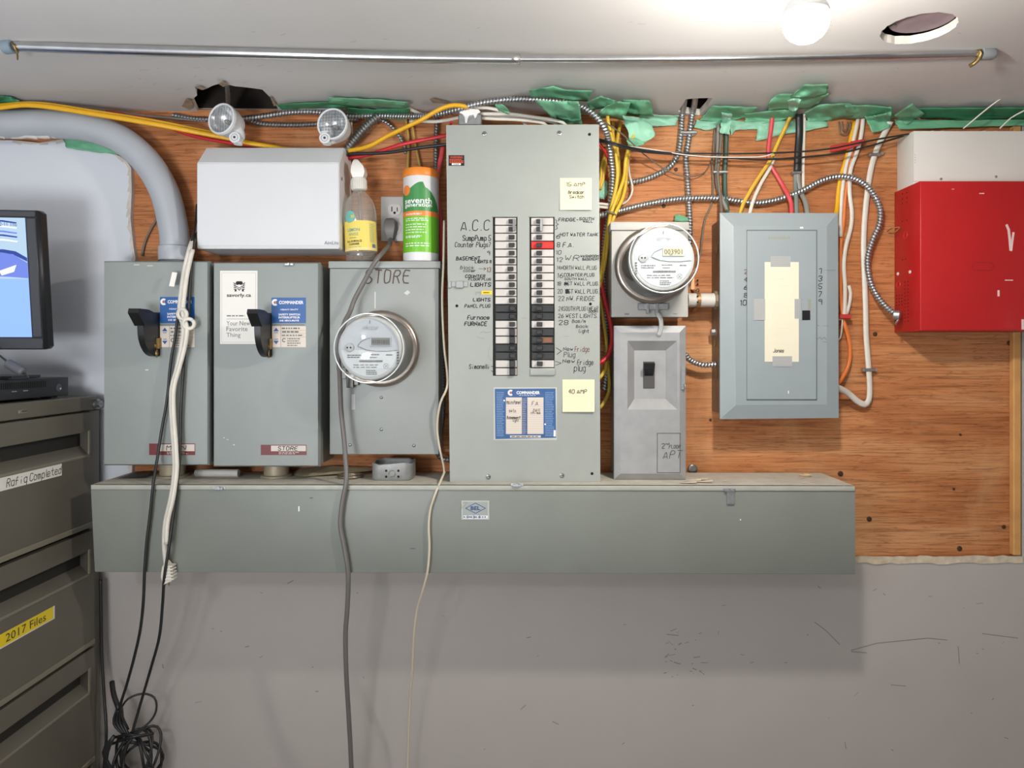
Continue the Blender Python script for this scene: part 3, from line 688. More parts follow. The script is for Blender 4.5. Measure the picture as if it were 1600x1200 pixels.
# ================================================================ round electric meters
drum_m = mat('meter_drum', 'c9c7c4', .35, metal=.2); drum_d = mat('meter_inner', '6f6863', .35, metal=.5, var=.2, scale=30); face_m = mat('meter_face', 'b0b3b7', .4); face_w = mat('meter_lower_face', 'c4c6c7', .45)
ring_m = mat('meter_ring', 'a89d94', .28, metal=.9)
def meter(rx, ry, db, fx, fy, df, label, lcd_px, lcd_bg, digits, right, brand=True):
    c0, c1 = P(rx, ry, db), P(fx, fy, df); c1 = Vector((c0.x, c1.y, c0.z)); ax = (0, -1, 0); h = df-db
    t = thing('electric_meter', (c0.x, -db, c0.z-.09), label, 'meter', 'round electric meters')
    mb = MB(); mb.lathe([(.082, 0), (.089, .001), (.092, .006), (.092, .014), (.087, .020), (.082, .021)], c0, ax, 48); mb.build('mounting_ring', ring_m, t, auto=50)
    mb = MB(); mb.lathe([(.078, .018), (.078, .03), (.070, .045), (.070, h*.72), (.066, h*.74)], c0, ax, 48, False, True); mb.build('meter_drum', drum_d, t, auto=40)
    mb = MB(); mb.lathe([(.0715, h*.62), (.0725, h*.80), (.070, h*.90), (.066, h*.915)], c0, ax, 48, False, True); dr = mb.build('front_housing', drum_m, t, auto=40)
    d = db+h*.917; k = F/(ZW-d); fr = PX(d)
    ctr = ((c0.x)*k+CX, CY-(c0.z-CAMZ)*k); R = .066*k
    L = lambda u, v: (ctr[0]+u*R, ctr[1]+v*R)
    def arcpoly(r, a0, a1, n=24): return [L(r*math.cos(math.radians(a0+(a1-a0)*i/n)), r*math.sin(math.radians(a0+(a1-a0)*i/n))) for i in range(n+1)]
    mb = MB(); mb.flat(fr, arcpoly(.97, 0, 360, 40)[:-1], .0004); mb.mi(1); mb.flat(fr, arcpoly(.95, 4, 176), .0010); fp = mb.build('face_plate', [face_m, face_w], t)
    mb = MB(); s = .0022
    ribbon(mb, fr, [L(-.40, -.05), L(-.30, -.02), L(-.12, .06), L(.2, .10), L(.6, .10), L(.93, .07)], .9, s); ribbon(mb, fr, [L(-.40, -.08), L(-.30, -.22), L(-.05, -.33), L(.3, -.38)], .7, s)
    ribbon(mb, fr, [L(0, -.93), L(0, -.83)], .8, s)
    for a in range(5): mb.rect(fr, *(L((-.93 if right else .93)-.02+.05*(a-2)*0, .12+.09*a)), *(L((-.88 if right else .98), .17+.09*a)), s)
    mb.build('face_lines', ink_grey, fp)
    mb = MB(); ptext(mb, fr, 'elster', *L(-.25, -.78), *L(.3, -.62), .02, s); mb.build('embossed_brand', mat('embossed', 'a9abad', .5), fp)
    mb = MB(); a, b = L(*lcd_px[:2]), L(*lcd_px[2:]); mb.fbox(fr, a[0], b[0], b[1], a[1], .0, .003, .0006); mb.mi(1); mb.rect(fr, a[0]+1.4, b[1]-1.2, b[0]-1.4, a[1]+1.2, .0032)
    if digits: ptext(mb.mi(2), fr, digits, a[0]+2.5, a[1]+3.2, b[0]-3, b[1]-3.2, .0, .0034); mb.rect(fr, a[0]+10, b[1]-1.6, a[0]+15, b[1]-2.6, .0034)
    else: bars(mb.mi(2), fr, a[0]+3, a[1]+3, b[0]-3, b[1]-2.5, 1, .7, .0034)
    mb.build('display', [mat('lcd_frame', 'b9bbbd', .4), mat('lcd_'+str(right), lcd_bg, .3), mat('lcd_digit_'+str(right), '3a3a34' if digits else '5d5b58', .5)], fp)
    mb = MB(); q = L(-.68, -.02); pp = fr.pt(q[0], q[1]); mb.lathe([(.010, 0), (.010, .004), (.007, .006)], pp, ax, 20); mb.mi(1)
    for sg in (-1, 1): mb.cyl(pp+Vector((sg*.0035, -.006, 0)), ax, .0022, .0006, 8)
    mb.build('optical_port', [mat('port_ring', 'b4b4b4', .35), ink_dk], fp, auto=40)
    mb = MB(); q = lambda u0, v0, u1, v1, r, f=.45: bars(mb, fr, *L(u0, v0), *L(u1, v1), r, f, s)
    q(-.75, .2, -.25, .34, 2); q(-.05, .18, .35, .25, 1); q(-.02, .28, .25, .34, 1); q(.55, .18, .82, .27, 1); q(-.55, .52, .45, .68, 2, .3); q(-.12, .72, .28, .9, 3)
    a, b = L(-.35, .40), L(.42, .47); x = a[0]
    while x < b[0]:
        w = random.uniform(.25, .8); mb.rect(fr, x, b[1], x+w, a[1], s); x += w+random.uniform(.25, .6)
    cc = L(.55, .6); ribbon(mb, fr, [(cc[0]+4.2*math.cos(a_*.6), cc[1]+4.2*math.sin(a_*.6)) for a_ in range(11)], .4, s); ribbon(mb, fr, [(cc[0]-2, cc[1]-2), (cc[0]+2, cc[1]+2)], .5, s); ribbon(mb, fr, [(cc[0]+2, cc[1]-2), (cc[0]-2, cc[1]+2)], .5, s)
    mb.build('face_print', ink_grey, fp)
    mb = MB(); mb.lathe([(.0835, .014), (.0825, .03), (.0785, h*.9), (.0765, h*.985), (.073, h)], c0, ax, 48, False, True); mb.build('glass_cover', glass, t, auto=50)
    mb = MB(); mb.torus(c0+Vector((0, -h*.985, 0)), ax, .0765, .0016, 48, 6); mb.build('cover_rim', mat('glass_rim', 'd9dcdd', .15, metal=.3), t, smooth=True)
    return t, c0
mt, c = meter(597, 545, .113, 575, 543, .262, 'round glass electric meter on the STORE box behind the grey cord', (.02, -.38, .72, -.06), '6b6a68', '', False)
mb = MB(); mb.pbox(531, 574, 541, 592, .118, .13, .001); mb.pbox(541, 583, 552, 606, .12, .132, .001); mb.pbox(552, 592, 560, 602, .118, .126, .001); mb.build('seal_lock', mat('dark_seal', '5d5c5a', .4, metal=.5), mt)
m2t, c = meter(1019, 416, .112, 1037, 403, .255, 'round glass electric meter reading 003901 on the pale box right of centre', (-.02, -.38, .70, -.08), 'b9b396', '003901', True)
mb = MB(); mb.pbox(997, 474, 1044, 484, .112, .121, .001); mb.pbox(1010, 472, 1014.5, 490, .118, .126, .001); mb.pbox(1024, 472, 1029, 492, .118, .126, .001); mb.build('seal_lock', steel, m2t)
mb = MB(); mb.tube([P(1027, 490, .125), P(1032, 498, .128), P(1033, 512, .130), P(1029, 524, .130)], .0055, 8, .004, .4); mb.build('seal_tag', clear('seal_plastic', 'e2e5e5', .15, .1, .35), m2t, smooth=True)
# ================================================================ silver disconnect
D = .125
sd = thing('disconnect_switch', base(1015, 749, .06), 'silver painted disconnect box with black toggle, marked 2nd floor apt', 'switch box')
mb = MB(); mb.pbox(962, 514, 1070, 746, .001, D-.030, .002); mb.build('enclosure', silver_paint, sd, auto=40)
mb = MB(); o_ = [(959.5, 749), (1071.5, 749), (1071.5, 509), (959.5, 509)]; i_ = [(969.5, 740), (1062, 740), (1062, 519.5), (969.5, 519.5)]; r_ = [(980.5, 640), (1058, 640), (1058, 532.5), (980.5, 532.5)]; n_ = [(993, 620), (1036.5, 620), (1036.5, 550.5), (993, 550.5)]
A = [P(x, y, D-.008) for x, y in o_]; B = [P(x, y, D) for x, y in i_]; Cc = [P(x, y, D) for x, y in r_]; Dd = [P(x, y, D-.024) for x, y in n_]; A0 = [Vector((v.x, -(D-.02), v.z)) for v in A]
mb.loft([A0, A, B, Cc, Dd]); mb.build('cover', silver_paint, sd)
mb = MB(); fr = PX(D-.0238); mb.pbox(1005, 565, 1023, 607, D-.024, D-.018, .001); tgl = mb.build('toggle_plate', mat('dark_toggle_plate', '4a4846', .4), sd)
mb = MB(); mb.hexa([P(1006, 578, D+.002), P(1023, 577, D+.002), P(1024, 567, D+.006), P(1006, 567, D+.006)], [P(1007, 588, D-.02), P(1021, 588, D-.02), P(1021, 572, D-.02), P(1007, 572, D-.02)], .001); mb.build('toggle', black_pl, tgl)
mb = MB(); fr = PX(D+.0005); 
for a in (([(1027, 677), (1062.5, 677)]), ([(1062.5, 677), (1062.5, 738.5)]), ([(1062.5, 738.5), (1027, 738.5)]), ([(1027, 738.5), (1027, 677)])): ribbon(mb, fr, a, .9)
hw(mb, fr, '2', 1033.5, 693, 1038.5, 700.5, 1.0, .2); hw(mb, fr, 'nd', 1040, 692, 1045.5, 695, .7, .2); hw(mb, fr, 'FLOOR', 1045, 695.5, 1063, 700.5, .8, .3, .2); hw(mb, fr, 'APT', 1035.5, 704, 1064, 716, 1.0, .3, .25)
mb.build('handwritten_label', mat('brown_grey_marker', '4c4844', .8), sd)
mb = MB(); mb.pbox(1064, 571, 1071, 609, D-.006, D+.001, .001); mb.torus(P(1068, 604, D+.002), (1, .5, 0), .006, .001, 14, 5); mb.build('side_catch', steel, sd)
# conduit stub with strap between the small meter box and the big door
cs = thing('conduit_stub', base(1097, 480, .04), 'short white conduit stub with bronze perforated strap between the small meter box and panel', 'conduit')
mb = MB(); a, b = P(1074, 469, .055), P(1120, 469, .055); mb.lathe([(.0175, 0), (.0175, (b-a).length)], a, (1, 0, 0), 20); mb.build('pipe', mat('white_pipe', 'c9c4ba', .45, var=.05, scale=30), cs, auto=40)
mb = MB(); a = P(1115, 469, .055); mb.lathe([(.022, 0), (.024, .004), (.024, .010), (.020, .012)], a, (1, 0, 0), 10); mb.build('locknut', mat('rusty_nut', '8a7762', .6, metal=.4, var=.2, scale=60), cs)
mb = MB(); pc_ = P(1090, 469, .055); w = .0045
loops = []
path = [(pc_.y+.053, P(0, 434, .004).z), (pc_.y+.05, P(0, 452, .006).z)]+[(pc_.y-.0192*math.cos(a), pc_.z+.0192*math.sin(a)) for a in [math.radians(x) for x in range(100, -100, -20)]]+[(pc_.y+.02, P(0, 482, .03).z), (pc_.y+.045, P(0, 489, .01).z)]
for (y, z) in path: loops.append([(pc_.x-w, y, z), (pc_.x+w, y, z), (pc_.x+w, y-.0012, z), (pc_.x-w, y-.0012, z)])
mb.loft(loops); st = mb.build('strap', mat('bronze_strap', 'a8825c', .45, metal=.6, var=.15, scale=50), cs)
mb = MB()
for (x, y, d) in ((1090, 438, .006), (1090, 444, .007), (1090, 472, .0765), (1090, 463, .0755)): mb.lathe([(.0024, 0), (.0024, .0006)], P(x, y, d), (0, -1, 0), 10)
mb.build('strap_holes', dark_hole, st); mb = MB(); screwhead(mb, 1090, 454, .012, .005); mb.build('screw', mat('old_screw', '6d5a44', .5, metal=.6), cs, smooth=True)
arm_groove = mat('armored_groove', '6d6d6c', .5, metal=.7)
# ================================================================ central breaker panel
D = .15
bp = thing('breaker_panel', base(820, 755, .07), 'tall grey breaker panel in the centre with two columns of breakers and handwritten circuit names', 'breaker panel')
mb = MB(); mb.pbox(706, 199, 933, 751, .001, D-.012, .002); mb.build('enclosure', grey_panel, bp, auto=40)
RY0, PITCH = 345.8, 12.37
rowy = lambda r: RY0+PITCH*r
slots = [(770.0, 339.2, 808.4, 587.3), (827.4, 339.2, 866.6, 575.0)]
mb = MB(); fr = PX(D); oc = [(697, 195.5), (936, 194.5), (938, 753.4), (703, 753.4)]
tri = tessellate_polygon([[Vector((x, y, 0)) for x, y in oc]]+[[Vector((a, b, 0)), Vector((c, b, 0)), Vector((c, d, 0)), Vector((a, d, 0))] for a, b, c, d in slots])
fl = oc+[p for a, b, c, d in slots for p in ((a, b), (c, b), (c, d), (a, d))]
mb.add([fr.pt(x, y) for x, y in fl], [tuple(t) for t in tri])
for i in range(4):
    a, b = oc[i], oc[(i+1) % 4]; mb.add([fr.pt(*a), fr.pt(*b), fr.pt(*b, -.014), fr.pt(*a, -.014)], [(0, 1, 2, 3)])
for a, b, c, d in slots:
    q = [(a, b), (c, b), (c, d), (a, d)]
    for i in range(4): mb.add([fr.pt(*q[i]), fr.pt(*q[(i+1) % 4]), fr.pt(*q[(i+1) % 4], -.012), fr.pt(*q[i], -.012)], [(0, 1, 2, 3)])
mb.build('front_cover', grey_panel, bp)
mb = MB()
for a, b, c, d in slots: mb.rect(fr, a-1, d+1, c+1, b-1, -.0118)
mb.build('slot_back', slot_m, bp)
mb = MB()
for a, b, c, d in slots: mb.pbox(a-1.5, b-2.5, c+.5, b-.3, D-.001, D+.0022, .0004)
mb.build('slot_lip', grey_panel, bp)
LK = {11, 12, 16, 17}; RK = {11, 12, 14, 15, 16, 17}
for side in (0, 1):
    for r in range(20):
        if side == 1 and r == 19: continue
        sk = .0018*(r-8)*1.0
        y = rowy(r); x0, x1 = ((773.5, 806.5) if side == 0 else (829.3, 864.6)); x0 += .06*r; x1 += .06*r
        if side == 1: x0 += .6
        m = brk_k if r in (LK if side == 0 else RK) else (brk_r if (side, r) == (1, 3) else brk_w)
        mb = MB(); mb.pbox(x0, y-5.4, x1, y+5.4, D-.011, D-.0012, .0007); b = mb.build('breaker', m, bp)
        tx = (794.5, 802.5) if side == 0 else (838.2, 846.8)
        if side == 0 and r == 6: tx = (792.5, 800.5)
        tx = (tx[0]+.06*r, tx[1]+.06*r)
        lean = 3 if side == 0 else -1
        pair = side == 0 and r in (14, 15, 18, 19)
        mb = MB(); hh = 5.6 if pair else 3.6
        mb.hexa([P(tx[0]+lean*.5, y+hh-.6, D+.010), P(tx[1]+lean*.5, y+hh-.6, D+.010), P(tx[1]+lean*.5, y-hh+.6, D+.010), P(tx[0]+lean*.5, y-hh+.6, D+.010)],
                [P(tx[0], y+hh, D-.0014), P(tx[1], y+hh, D-.0014), P(tx[1], y-hh, D-.0014), P(tx[0], y-hh, D-.0014)], .0006)
        mb.build('toggle', toggle_m, b)
        if side == 1 and r == 15:
            mb = MB(); mb.rect(PX(D-.0009), x0+16, y+4, x1-3, y-4); mb.build('amber_sticker', mat('amber_sticker', '7c5138', .5), b)
for (x, y, m) in ((800.8, 351.9, chrome), (843.6, 351.9, steel)):
    mb = MB(); mb.pbox(x, y-10, x+4.5, y+9, D+.008, D+.0125, .0008); mb.build('handle_tie', m, bp)
mb = MB(); mb.pbox(828.5, 575.5, 867.5, 586.5, D-.001, D+.005, .0015, 2); mb.build('filler_plate', grey_panel, bp, auto=40)
for x, y, big in ((757, 209, 1), (874, 208, 1), (763, 745, 1), (878, 743, 1), (921, 210, 0), (925, 740, 0), (713.8, 478, 0), (922.5, 475, 0)):
    mb = MB()
    if big: screwhead(mb, x, y, D, .0062); mb.mi(1).rect(PX(D+.0028), x-3, y+.5, x+3, y-.5)
    else: mb.mi(1).lathe([(.0035, 0), (.0035, .0006)], P(x, y, D), (0, -1, 0), 12)
    mb.build('screw' if big else 'screw_hole', [screw_m, dark_hole], bp)
mb = MB(); mb.pbox(700, 439, 705, 450, D-.012, D+.006, .0008); mb.pbox(704, 440, 731, 448, D, D+.0025, .0006); mb.pbox(712, 439, 724, 450, D, D+.006, .001); mb.build('door_catch', mat('dull_catch', '9d9f9d', .5, metal=.4), bp)
mb = MB(); fr = PX(D+.0005); mb.rect(fr, 701, 259, 725.5, 242.5); mb.mi(1); ptext(mb, fr, 'WARNING', 703, 244, 723, 247.5, .03); bars(mb, fr, 702.5, 248, 724.5, 255, 3, .75); mb.mi(2).rect(fr, 706, 258, 720, 255, .0003); ptext(mb.mi(3), fr, '120', 709, 255.7, 717, 257.5, .02, .0006)
mb.build('warning_sticker', [black_pl, mat('sticker_orange', 'c4481c', .6), paper, ink], bp)
fr = PX(D+.0003)
HW = [('A.C.C', 720, 344, 765, 360, 1.25, 0), ('SumpPump 5', 723, 368, 767, 376, 1.2, 0), ('Counter Plugs7', 711, 378.5, 767, 386, 1.0, 0), ('9', 761, 392.5, 765.5, 399, .8, 0), ('BASEMENT', 713, 401, 750, 406.5, 1.1, 0), ('LIGHTS 11', 742, 406.5, 767.5, 411, 1.0, 0),
 ('Black', 719, 415.5, 741, 420.5, .6, 0), ('cooler', 724, 421, 744, 425, .6, 0), ('13', 761, 418, 767, 425, .8, 3), ('COUNTER', 727, 429.5, 758, 433.8, 1.0, 0), ('FLOOR PLUG', 732, 434.6, 767, 438.2, .9, 0), ('LIGHTS', 735, 442, 767, 447.5, 1.2, 0), ('19', 743, 456, 750.5, 461, .7, 4),
 ('LIGHTS', 739, 466, 766, 470.8, 1.1, 0), ('PANEL PLUG', 726, 475.6, 766, 480.6, 1.0, 0), ('Furnace', 730.5, 493, 764.5, 499, 1.1, 0), ('FURNACE', 726, 502.8, 760.5, 508.8, 1.2, 0), ('Simonelli', 733, 569.5, 765, 576, .9, 0),
 ('FRIDGE-', 872.5, 340.8, 904, 345.8, 1.0, 0), ('SOUTH', 905, 340, 928, 344, .9, 0), ('WALL', 911, 344.6, 926, 347.6, .8, 0), ('6', 869, 366, 875, 372.5, .9, 0), ('HOT WATER TANK', 875, 364, 934.5, 369, 1.0, 0), ('8 F.A.', 870, 379, 896, 386, 1.0, 0), ('10', 869, 391.5, 877, 397.5, .8, 0),
 ('12', 870, 402.5, 879, 409, .8, 0), ('WR', 882, 399, 905, 407.5, .8, 0), ('WASHROOM', 907, 398.5, 935.5, 402, .8, 0), ('BASEMENT', 910, 403, 936, 406.8, .8, 0), ('14NORTH WALL PLUG', 870.5, 415.5, 932, 421.3, .8, 0), ('16', 871, 427, 880, 434, .8, 0), ('COUNTER PLUG', 881, 427, 928.5, 432, .9, 0), ('SOUTH WALL.', 882, 434, 919.5, 437.6, .8, 0),
 ('18  EST WALL PLUG.', 871, 440.5, 936, 446, .9, 0), ('20  EST WALL PLUG.', 871, 452, 935.5, 458.5, .9, 0), ('22 NW. FRIDGE', 872, 463, 929, 470, .9, 0), ('24SOUTH PLUG(NEAR', 872.5, 479, 934.5, 485.5, .8, 0), ('DOOR)', 920, 485.2, 935, 488.4, .7, 0), ('26 WEST LIGHTS.', 872, 490.5, 934, 496.5, .9, 0),
 ('28', 872, 500.5, 888, 507.5, .9, 0), ('Bas/m', 894, 499, 915, 504.2, .7, 0), ('Back', 900, 507.5, 919, 512, .7, 0), ('light', 904, 514.5, 920, 520, .7, 0), ('New', 880, 542, 895, 548, .7, 0), ('Fridge', 898, 541.5, 921, 549.5, .7, 3), ('Plug', 881, 550, 899, 558, .7, 0), ('New', 879, 561, 898, 567, .8, 0), ('Fridge', 902, 562, 927, 570, .8, 0), ('plug', 897, 570, 915, 580, .8, 0)]
for tx, x0, y0, x1, y1, w, c in HW:
    mb = MB(); hw(mb, fr, tx, x0, y0, x1, y1, w*(.85 if len(tx) > 9 else 1), .22, .12)
    mb.build('handwritten_label', [ink, ink, ink, ink_br, ink_faint][c], bp)
mb = MB()
ribbon(mb, fr, [(748, 420), (759, 420)], .6); ribbon(mb, fr, [(756, 417.8), (759, 420), (756, 422.2)], .6)
ribbon(mb, fr, [(867.5, 343), (870, 345), (868.8, 348), (872.5, 350.5), (869, 352.5), (871, 357), (867.5, 358.8)], .9)
ribbon(mb, fr, [(869, 543.4), (877.2, 548.6), (870, 553.8)], .9); ribbon(mb, fr, [(867.8, 564.5), (877, 567.5), (868, 571)], .8)
ribbon(mb, fr, [(767.5, 572.4), (771, 572.8)], .9); ribbon(mb, fr, [(767.5, 579.4), (771, 580.6)], .9)
mb.flat(fr, [(882, 441.5), (887, 441.5), (887.5, 445), (882, 445)]); mb.flat(fr, [(883, 452), (888.8, 451.6), (889.5, 458.4), (884, 458.4)])
mb.build('ink_marks', ink, bp)
mb = MB(); ribbon(mb, fr, [(750.5, 520), (755, 518.4), (760, 519.4), (767, 518.6)], 1); ribbon(mb, fr, [(745, 526), (750, 528), (757, 529)], .8); ribbon(mb, fr, [(766, 540), (763, 550), (764, 559), (768, 564)], .6); ribbon(mb, fr, [(880, 525), (888, 525.5)], .6); ribbon(mb, fr, [(815, 497), (823, 497)], .8); mb.build('faded_marks', ink_faint, bp)
mb = MB(); mb.fbox(PX(D), 752.5, 769, 460, 454.3, 0, .0005); bars(mb.mi(1), PX(D+.0006), 755, 456, 766, 458.6, 1, .6); mb.build('yellow_label_tape', [mat('label_yellow', 'e6c417', .45), ink_br], bp)
# circuit directory
fr = PX(D+.0005); mb = MB(); mb.rect(fr, 771.5, 687.5, 870, 605.2); mb.mi(1).add([fr.pt(773, 607.5, .0002), fr.pt(868, 607, .0002), fr.pt(869, 684, .0002), fr.pt(774, 686, .0002)], [(3, 2, 1, 0)])
logoC(mb, fr, 798, 613.6, 4.6, 2, 3, .0005); ptext(mb.mi(2), fr, 'COMMANDER', 807, 611, 843.5, 616, .04, .0005); bars(mb, fr, 811, 617, 839, 618.6, 1, .4, .0005)
for x0, x1 in ((790.5, 815), (824, 848.8)):
    mb.mi(4).rect(fr, x0, 678, x1+.4, 621, .0005); mb.mi(5)
    for k in range(1, 20): mb.rect(fr, x0, 621+k*2.85+.25, x1+.4, 621+k*2.85, .0007)
hw(mb.mi(6), fr, 'Main Panel', 791.5, 626, 813, 631, .6, .4, .2, .0009); hw(mb, fr, 'sets', 795, 639, 806, 644, .5, .4, .2, .0009); hw(mb, fr, 'Basement', 792, 650, 813, 654.5, .7, .4, .2, .0009); hw(mb, fr, 'light', 801, 655, 810, 659, .5, .4, .2, .0009); hw(mb, fr, 'F.A.', 831, 627, 842, 633, .7, .4, .2, .0009); hw(mb, fr, 'bell', 833, 638, 843, 643, .5, .4, .2, .0009); hw(mb, fr, 'chime', 829, 643, 844, 647, .5, .4, .2, .0009)
mb.mi(5); bars(mb, fr, 816.5, 622, 822.5, 678, 20, .5, .0007)
for x0, x1 in ((776, 788), (852, 866)): bars(mb.mi(7), fr, x0, 612, x1, 682, 26, .4, .0005)
mb.mi(4).rect(fr, 797, 683.6, 845, 680.4, .0005); bars(mb.mi(6), fr, 799, 680.8, 842, 683.2, 1, .5, .0008); mb.mi(2).rect(fr, 865, 682, 868.3, 672, .0008); mb.rect(fr, 786.8, 627, 789, 624.6, .0008); mb.rect(fr, 850.5, 664, 853, 661.6, .0008)
mb.build('circuit_directory', [mat('directory_rim', 'bfc2b8', .5), blue_d, white_ink, orange_p, cream_l, mat('rule_line', 'a59a9e', .7), ink_dk, mat('print_pale_blue', '7fa0c6', .5)], bp)
# sticky notes on the panel
for (x0, y0, x1, y1, lines, lab) in ((875, 278, 924.5, 328, [('15 AMP', 885, 285, 914, 291), ('Breaker', 888, 297.5, 913, 303), ('Switch', 890, 305, 912.5, 310)], 'pale yellow sticky note reading 15 amp near the top of the central panel'), (879, 593, 929, 643.5, [('40 AMP', 888, 608.5, 917, 614.5)], 'pale yellow sticky note reading 40 amp low on the central panel')):
    mb = MB(); n = 8; vs = []; fs = []
    for j in range(n+1):
        for i in range(2):
            vs.append(P(x0+(x1-x0)*i, y0+(y1-y0)*j/n, D+.0006+.006*(j/n)**2.5*(1 if i else .6)))
    for j in range(n): fs.append((2*j, 2*j+1, 2*j+3, 2*j+2))
    mb.add(vs, fs); mb.add([v+Vector((0, .0005, 0)) for v in vs], [f[::-1] for f in fs])
    nt_ = mb.build('sticky_note', note_y, smooth=True); tag(nt_, lab, 'note', 'sticky notes on the panel')
    mb = MB(); 
    for tx, a, b, c, d in lines: hw(mb, PX(D+.0012+.006*((d-y0)/(y1-y0))**2.5), tx, a, b, c, d, .7, .25, .1)
    mb.build('handwriting', ink_dk, nt_)
# ================================================================ loadcentre with hinged door at right
D = .10
lp = thing('load_centre', base(1217, 655, .05), 'blue-grey breaker panel with closed door and taped paper card, right of centre', 'breaker panel')
mb = MB(); a, b = P(1112, 642, 0), P(1112, 352, 0); X0 = a.x; X1 = P(1300, 600, .08).x
mb.box(X0, X1, -D+.014, -.001, a.z, b.z, .001); mb.build('back_box', bronze, lp)
mb = MB(); o_ = [(1125, 655), (1310.5, 653), (1309.5, 333), (1125, 332.5)]; i_ = [(1150, 633), (1292, 632), (1292, 353), (1146, 353)]
A = [P(x, y, D-.006) for x, y in o_]; B = [P(x, y, D+.003) for x, y in i_]; A0 = [Vector((v.x, -(D-.014), v.z)) for v in A]
mb.loft([A0, A, B]); mb.build('front_trim', grey_blue, lp)
mb = MB(); mb.pbox(1166.5, 359, 1277, 626, D+.0005, D+.0034, .0003); mb.mi(1); mb.pbox(1167.5, 360.5, 1275.8, 624, D+.003, D+.0052, .0008)
mb.build('door_frame', [mat('door_gap', '5a6163', .6), grey_blue], lp, auto=30)
dr = [o for o in lp.children][-1]; dr.name = 'door'
fr = PX(D+.0056)
mb = MB(); mb.pbox(1253, 466, 1266.5, 500, D+.005, D+.0066, .0004); mb.mi(1).pbox(1253.5, 485, 1266, 500, D+.0062, D+.0072, .0003); mb.mi(2).pbox(1263, 468, 1266.5, 484, D+.006, D+.0075, .0003); mb.build('door_latch', [grey_blue, black_pl, mat('worn_latch', '8c8c80', .5)], dr)
mb = MB(); random.seed(3)
for k in range(9): mb.rect(fr, 1200.5+k*3.8, 374, 1203.6+k*3.8, 369+random.uniform(0, 2))
mb.build('worn_lettering', mat('worn_letters', '8d9082', .6), dr)
mb = MB(); mb.rect(fr, 1231.3, 615, 1232.6, 610.5); mb.rect(PX(D+.0035), 1250, 357, 1255, 354.6); mb.build('paint_chips', white_ink, dr)
fr2 = PX(D+.0036)
for k, s_ in enumerate('2468'): 
    mb = MB(); hw(mb, fr2, s_, 1162.5, 421.5+k*12.2, 1167.5, 428+k*12.2, 1.0, .3); mb.build('handwritten_number', [ink, ink_br][k == 0], lp)
mb = MB(); hw(mb, fr2, '10', 1157, 469, 1166.5, 477, 1.2, .2); mb.build('handwritten_number', ink, lp)
for k, s_ in enumerate('13579'):
    mb = MB(); hw(mb, fr2, s_, 1278.5, 419+k*12.2, 1284.5, 427+k*12.2, 1.1, .3); mb.build('handwritten_number', ink, lp)
mb = MB(); ribbon(mb, fr2, [(1277, 530), (1281, 527), (1284, 530), (1288, 527), (1291, 531)], .8); ribbon(mb, fr2, [(1286, 534), (1292, 534.5)], .7); ribbon(mb, fr2, [(1276, 508.5), (1280, 508.8)], .7); ribbon(mb, fr2, [(1285, 509), (1294, 509.5)], .5); ribbon(mb, fr2, [(1288, 422), (1306, 421.5)], .4); mb.build('scribble', ink_grey, lp)
mb = MB()
for y, zz, r in ((392, .05, .014), (415, .07, .012), (536, .03, .010), (548, .06, .010), (583, .045, .011), (598, .06, .010), (520, .05, .009)):
    p = P(1112, y, 0); z = CAMZ+(p.z-CAMZ)*1.0; mb.lathe([(r, 0), (r, .0008)], (X0-.0006, -zz, z), (-1, 0, 0), 14)
mb.build('knockouts', mat('knockout', '8f7452', .5, metal=.3), lp)
mb = MB(); p = P(1112, 520, 0); mb.cyl((X0, -.03, p.z), (-1, 0, 0), .010, .010, 8); mb.build('bushing', steel, lp)
card = thing('paper_card', P(1221, 565, D+.006), 'long cream paper card taped to the blue-grey panel door, pen scrawl at its foot', 'card')
mb = MB(); fr = PX(D+.0056); mb.fbox(fr, 1194.7, 1248, 565.3, 409.5, 0, .0006); mb.build('paper', paper_c, card)
fr = PX(D+.0064); mb = MB(); random.seed(5)
for k in range(12): mb.rect(fr, 1201, 424+k*11.2+.3, random.uniform(1225, 1243), 424+k*11.2)
for y in (438, 450, 492, 508, 525, 540): 
    hw(mb, fr, random.choice(['st rms', 'lts hall', 'kit plug', 'bath lt']), 1208, y-5, 1234, y, .3, .5, .2)
mb.build('faint_lines', mat('faint_pencil', 'd3cbb8', .9), card)
mb = MB(); hw(mb, fr, 'Jones', 1208, 545, 1224.5, 550.5, .8, .3, .25); mb.build('pen_scrawl', ink, card)
for x0, y0, x1, y1, v in ((1204, 400.5, 1235, 417, 0), (1207, 556.5, 1237.5, 572.5, 0), (1178, 467, 1195.5, 500, 1), (1241.5, 467, 1250.5, 498, 1)):
    mb = MB(); mb.fbox(PX(D+.0062), x0, x1, y1, y0, 0, .0006); mb.mi(1)
    for k in range(6):
        t_ = (k+.6)/6.4
        if v: mb.rect(PX(D+.0069), x0+(x1-x0)*t_, y1-1, x0+(x1-x0)*t_+.35, y0+1)
        else: mb.rect(PX(D+.0069), x0+1, y0+(y1-y0)*t_+.35, x1-1, y0+(y1-y0)*t_)
    mb.build('tape_strip', [mat('grey_tape', 'a3a3a2', .4), mat('grey_tape_line', '878787', .5)], card)
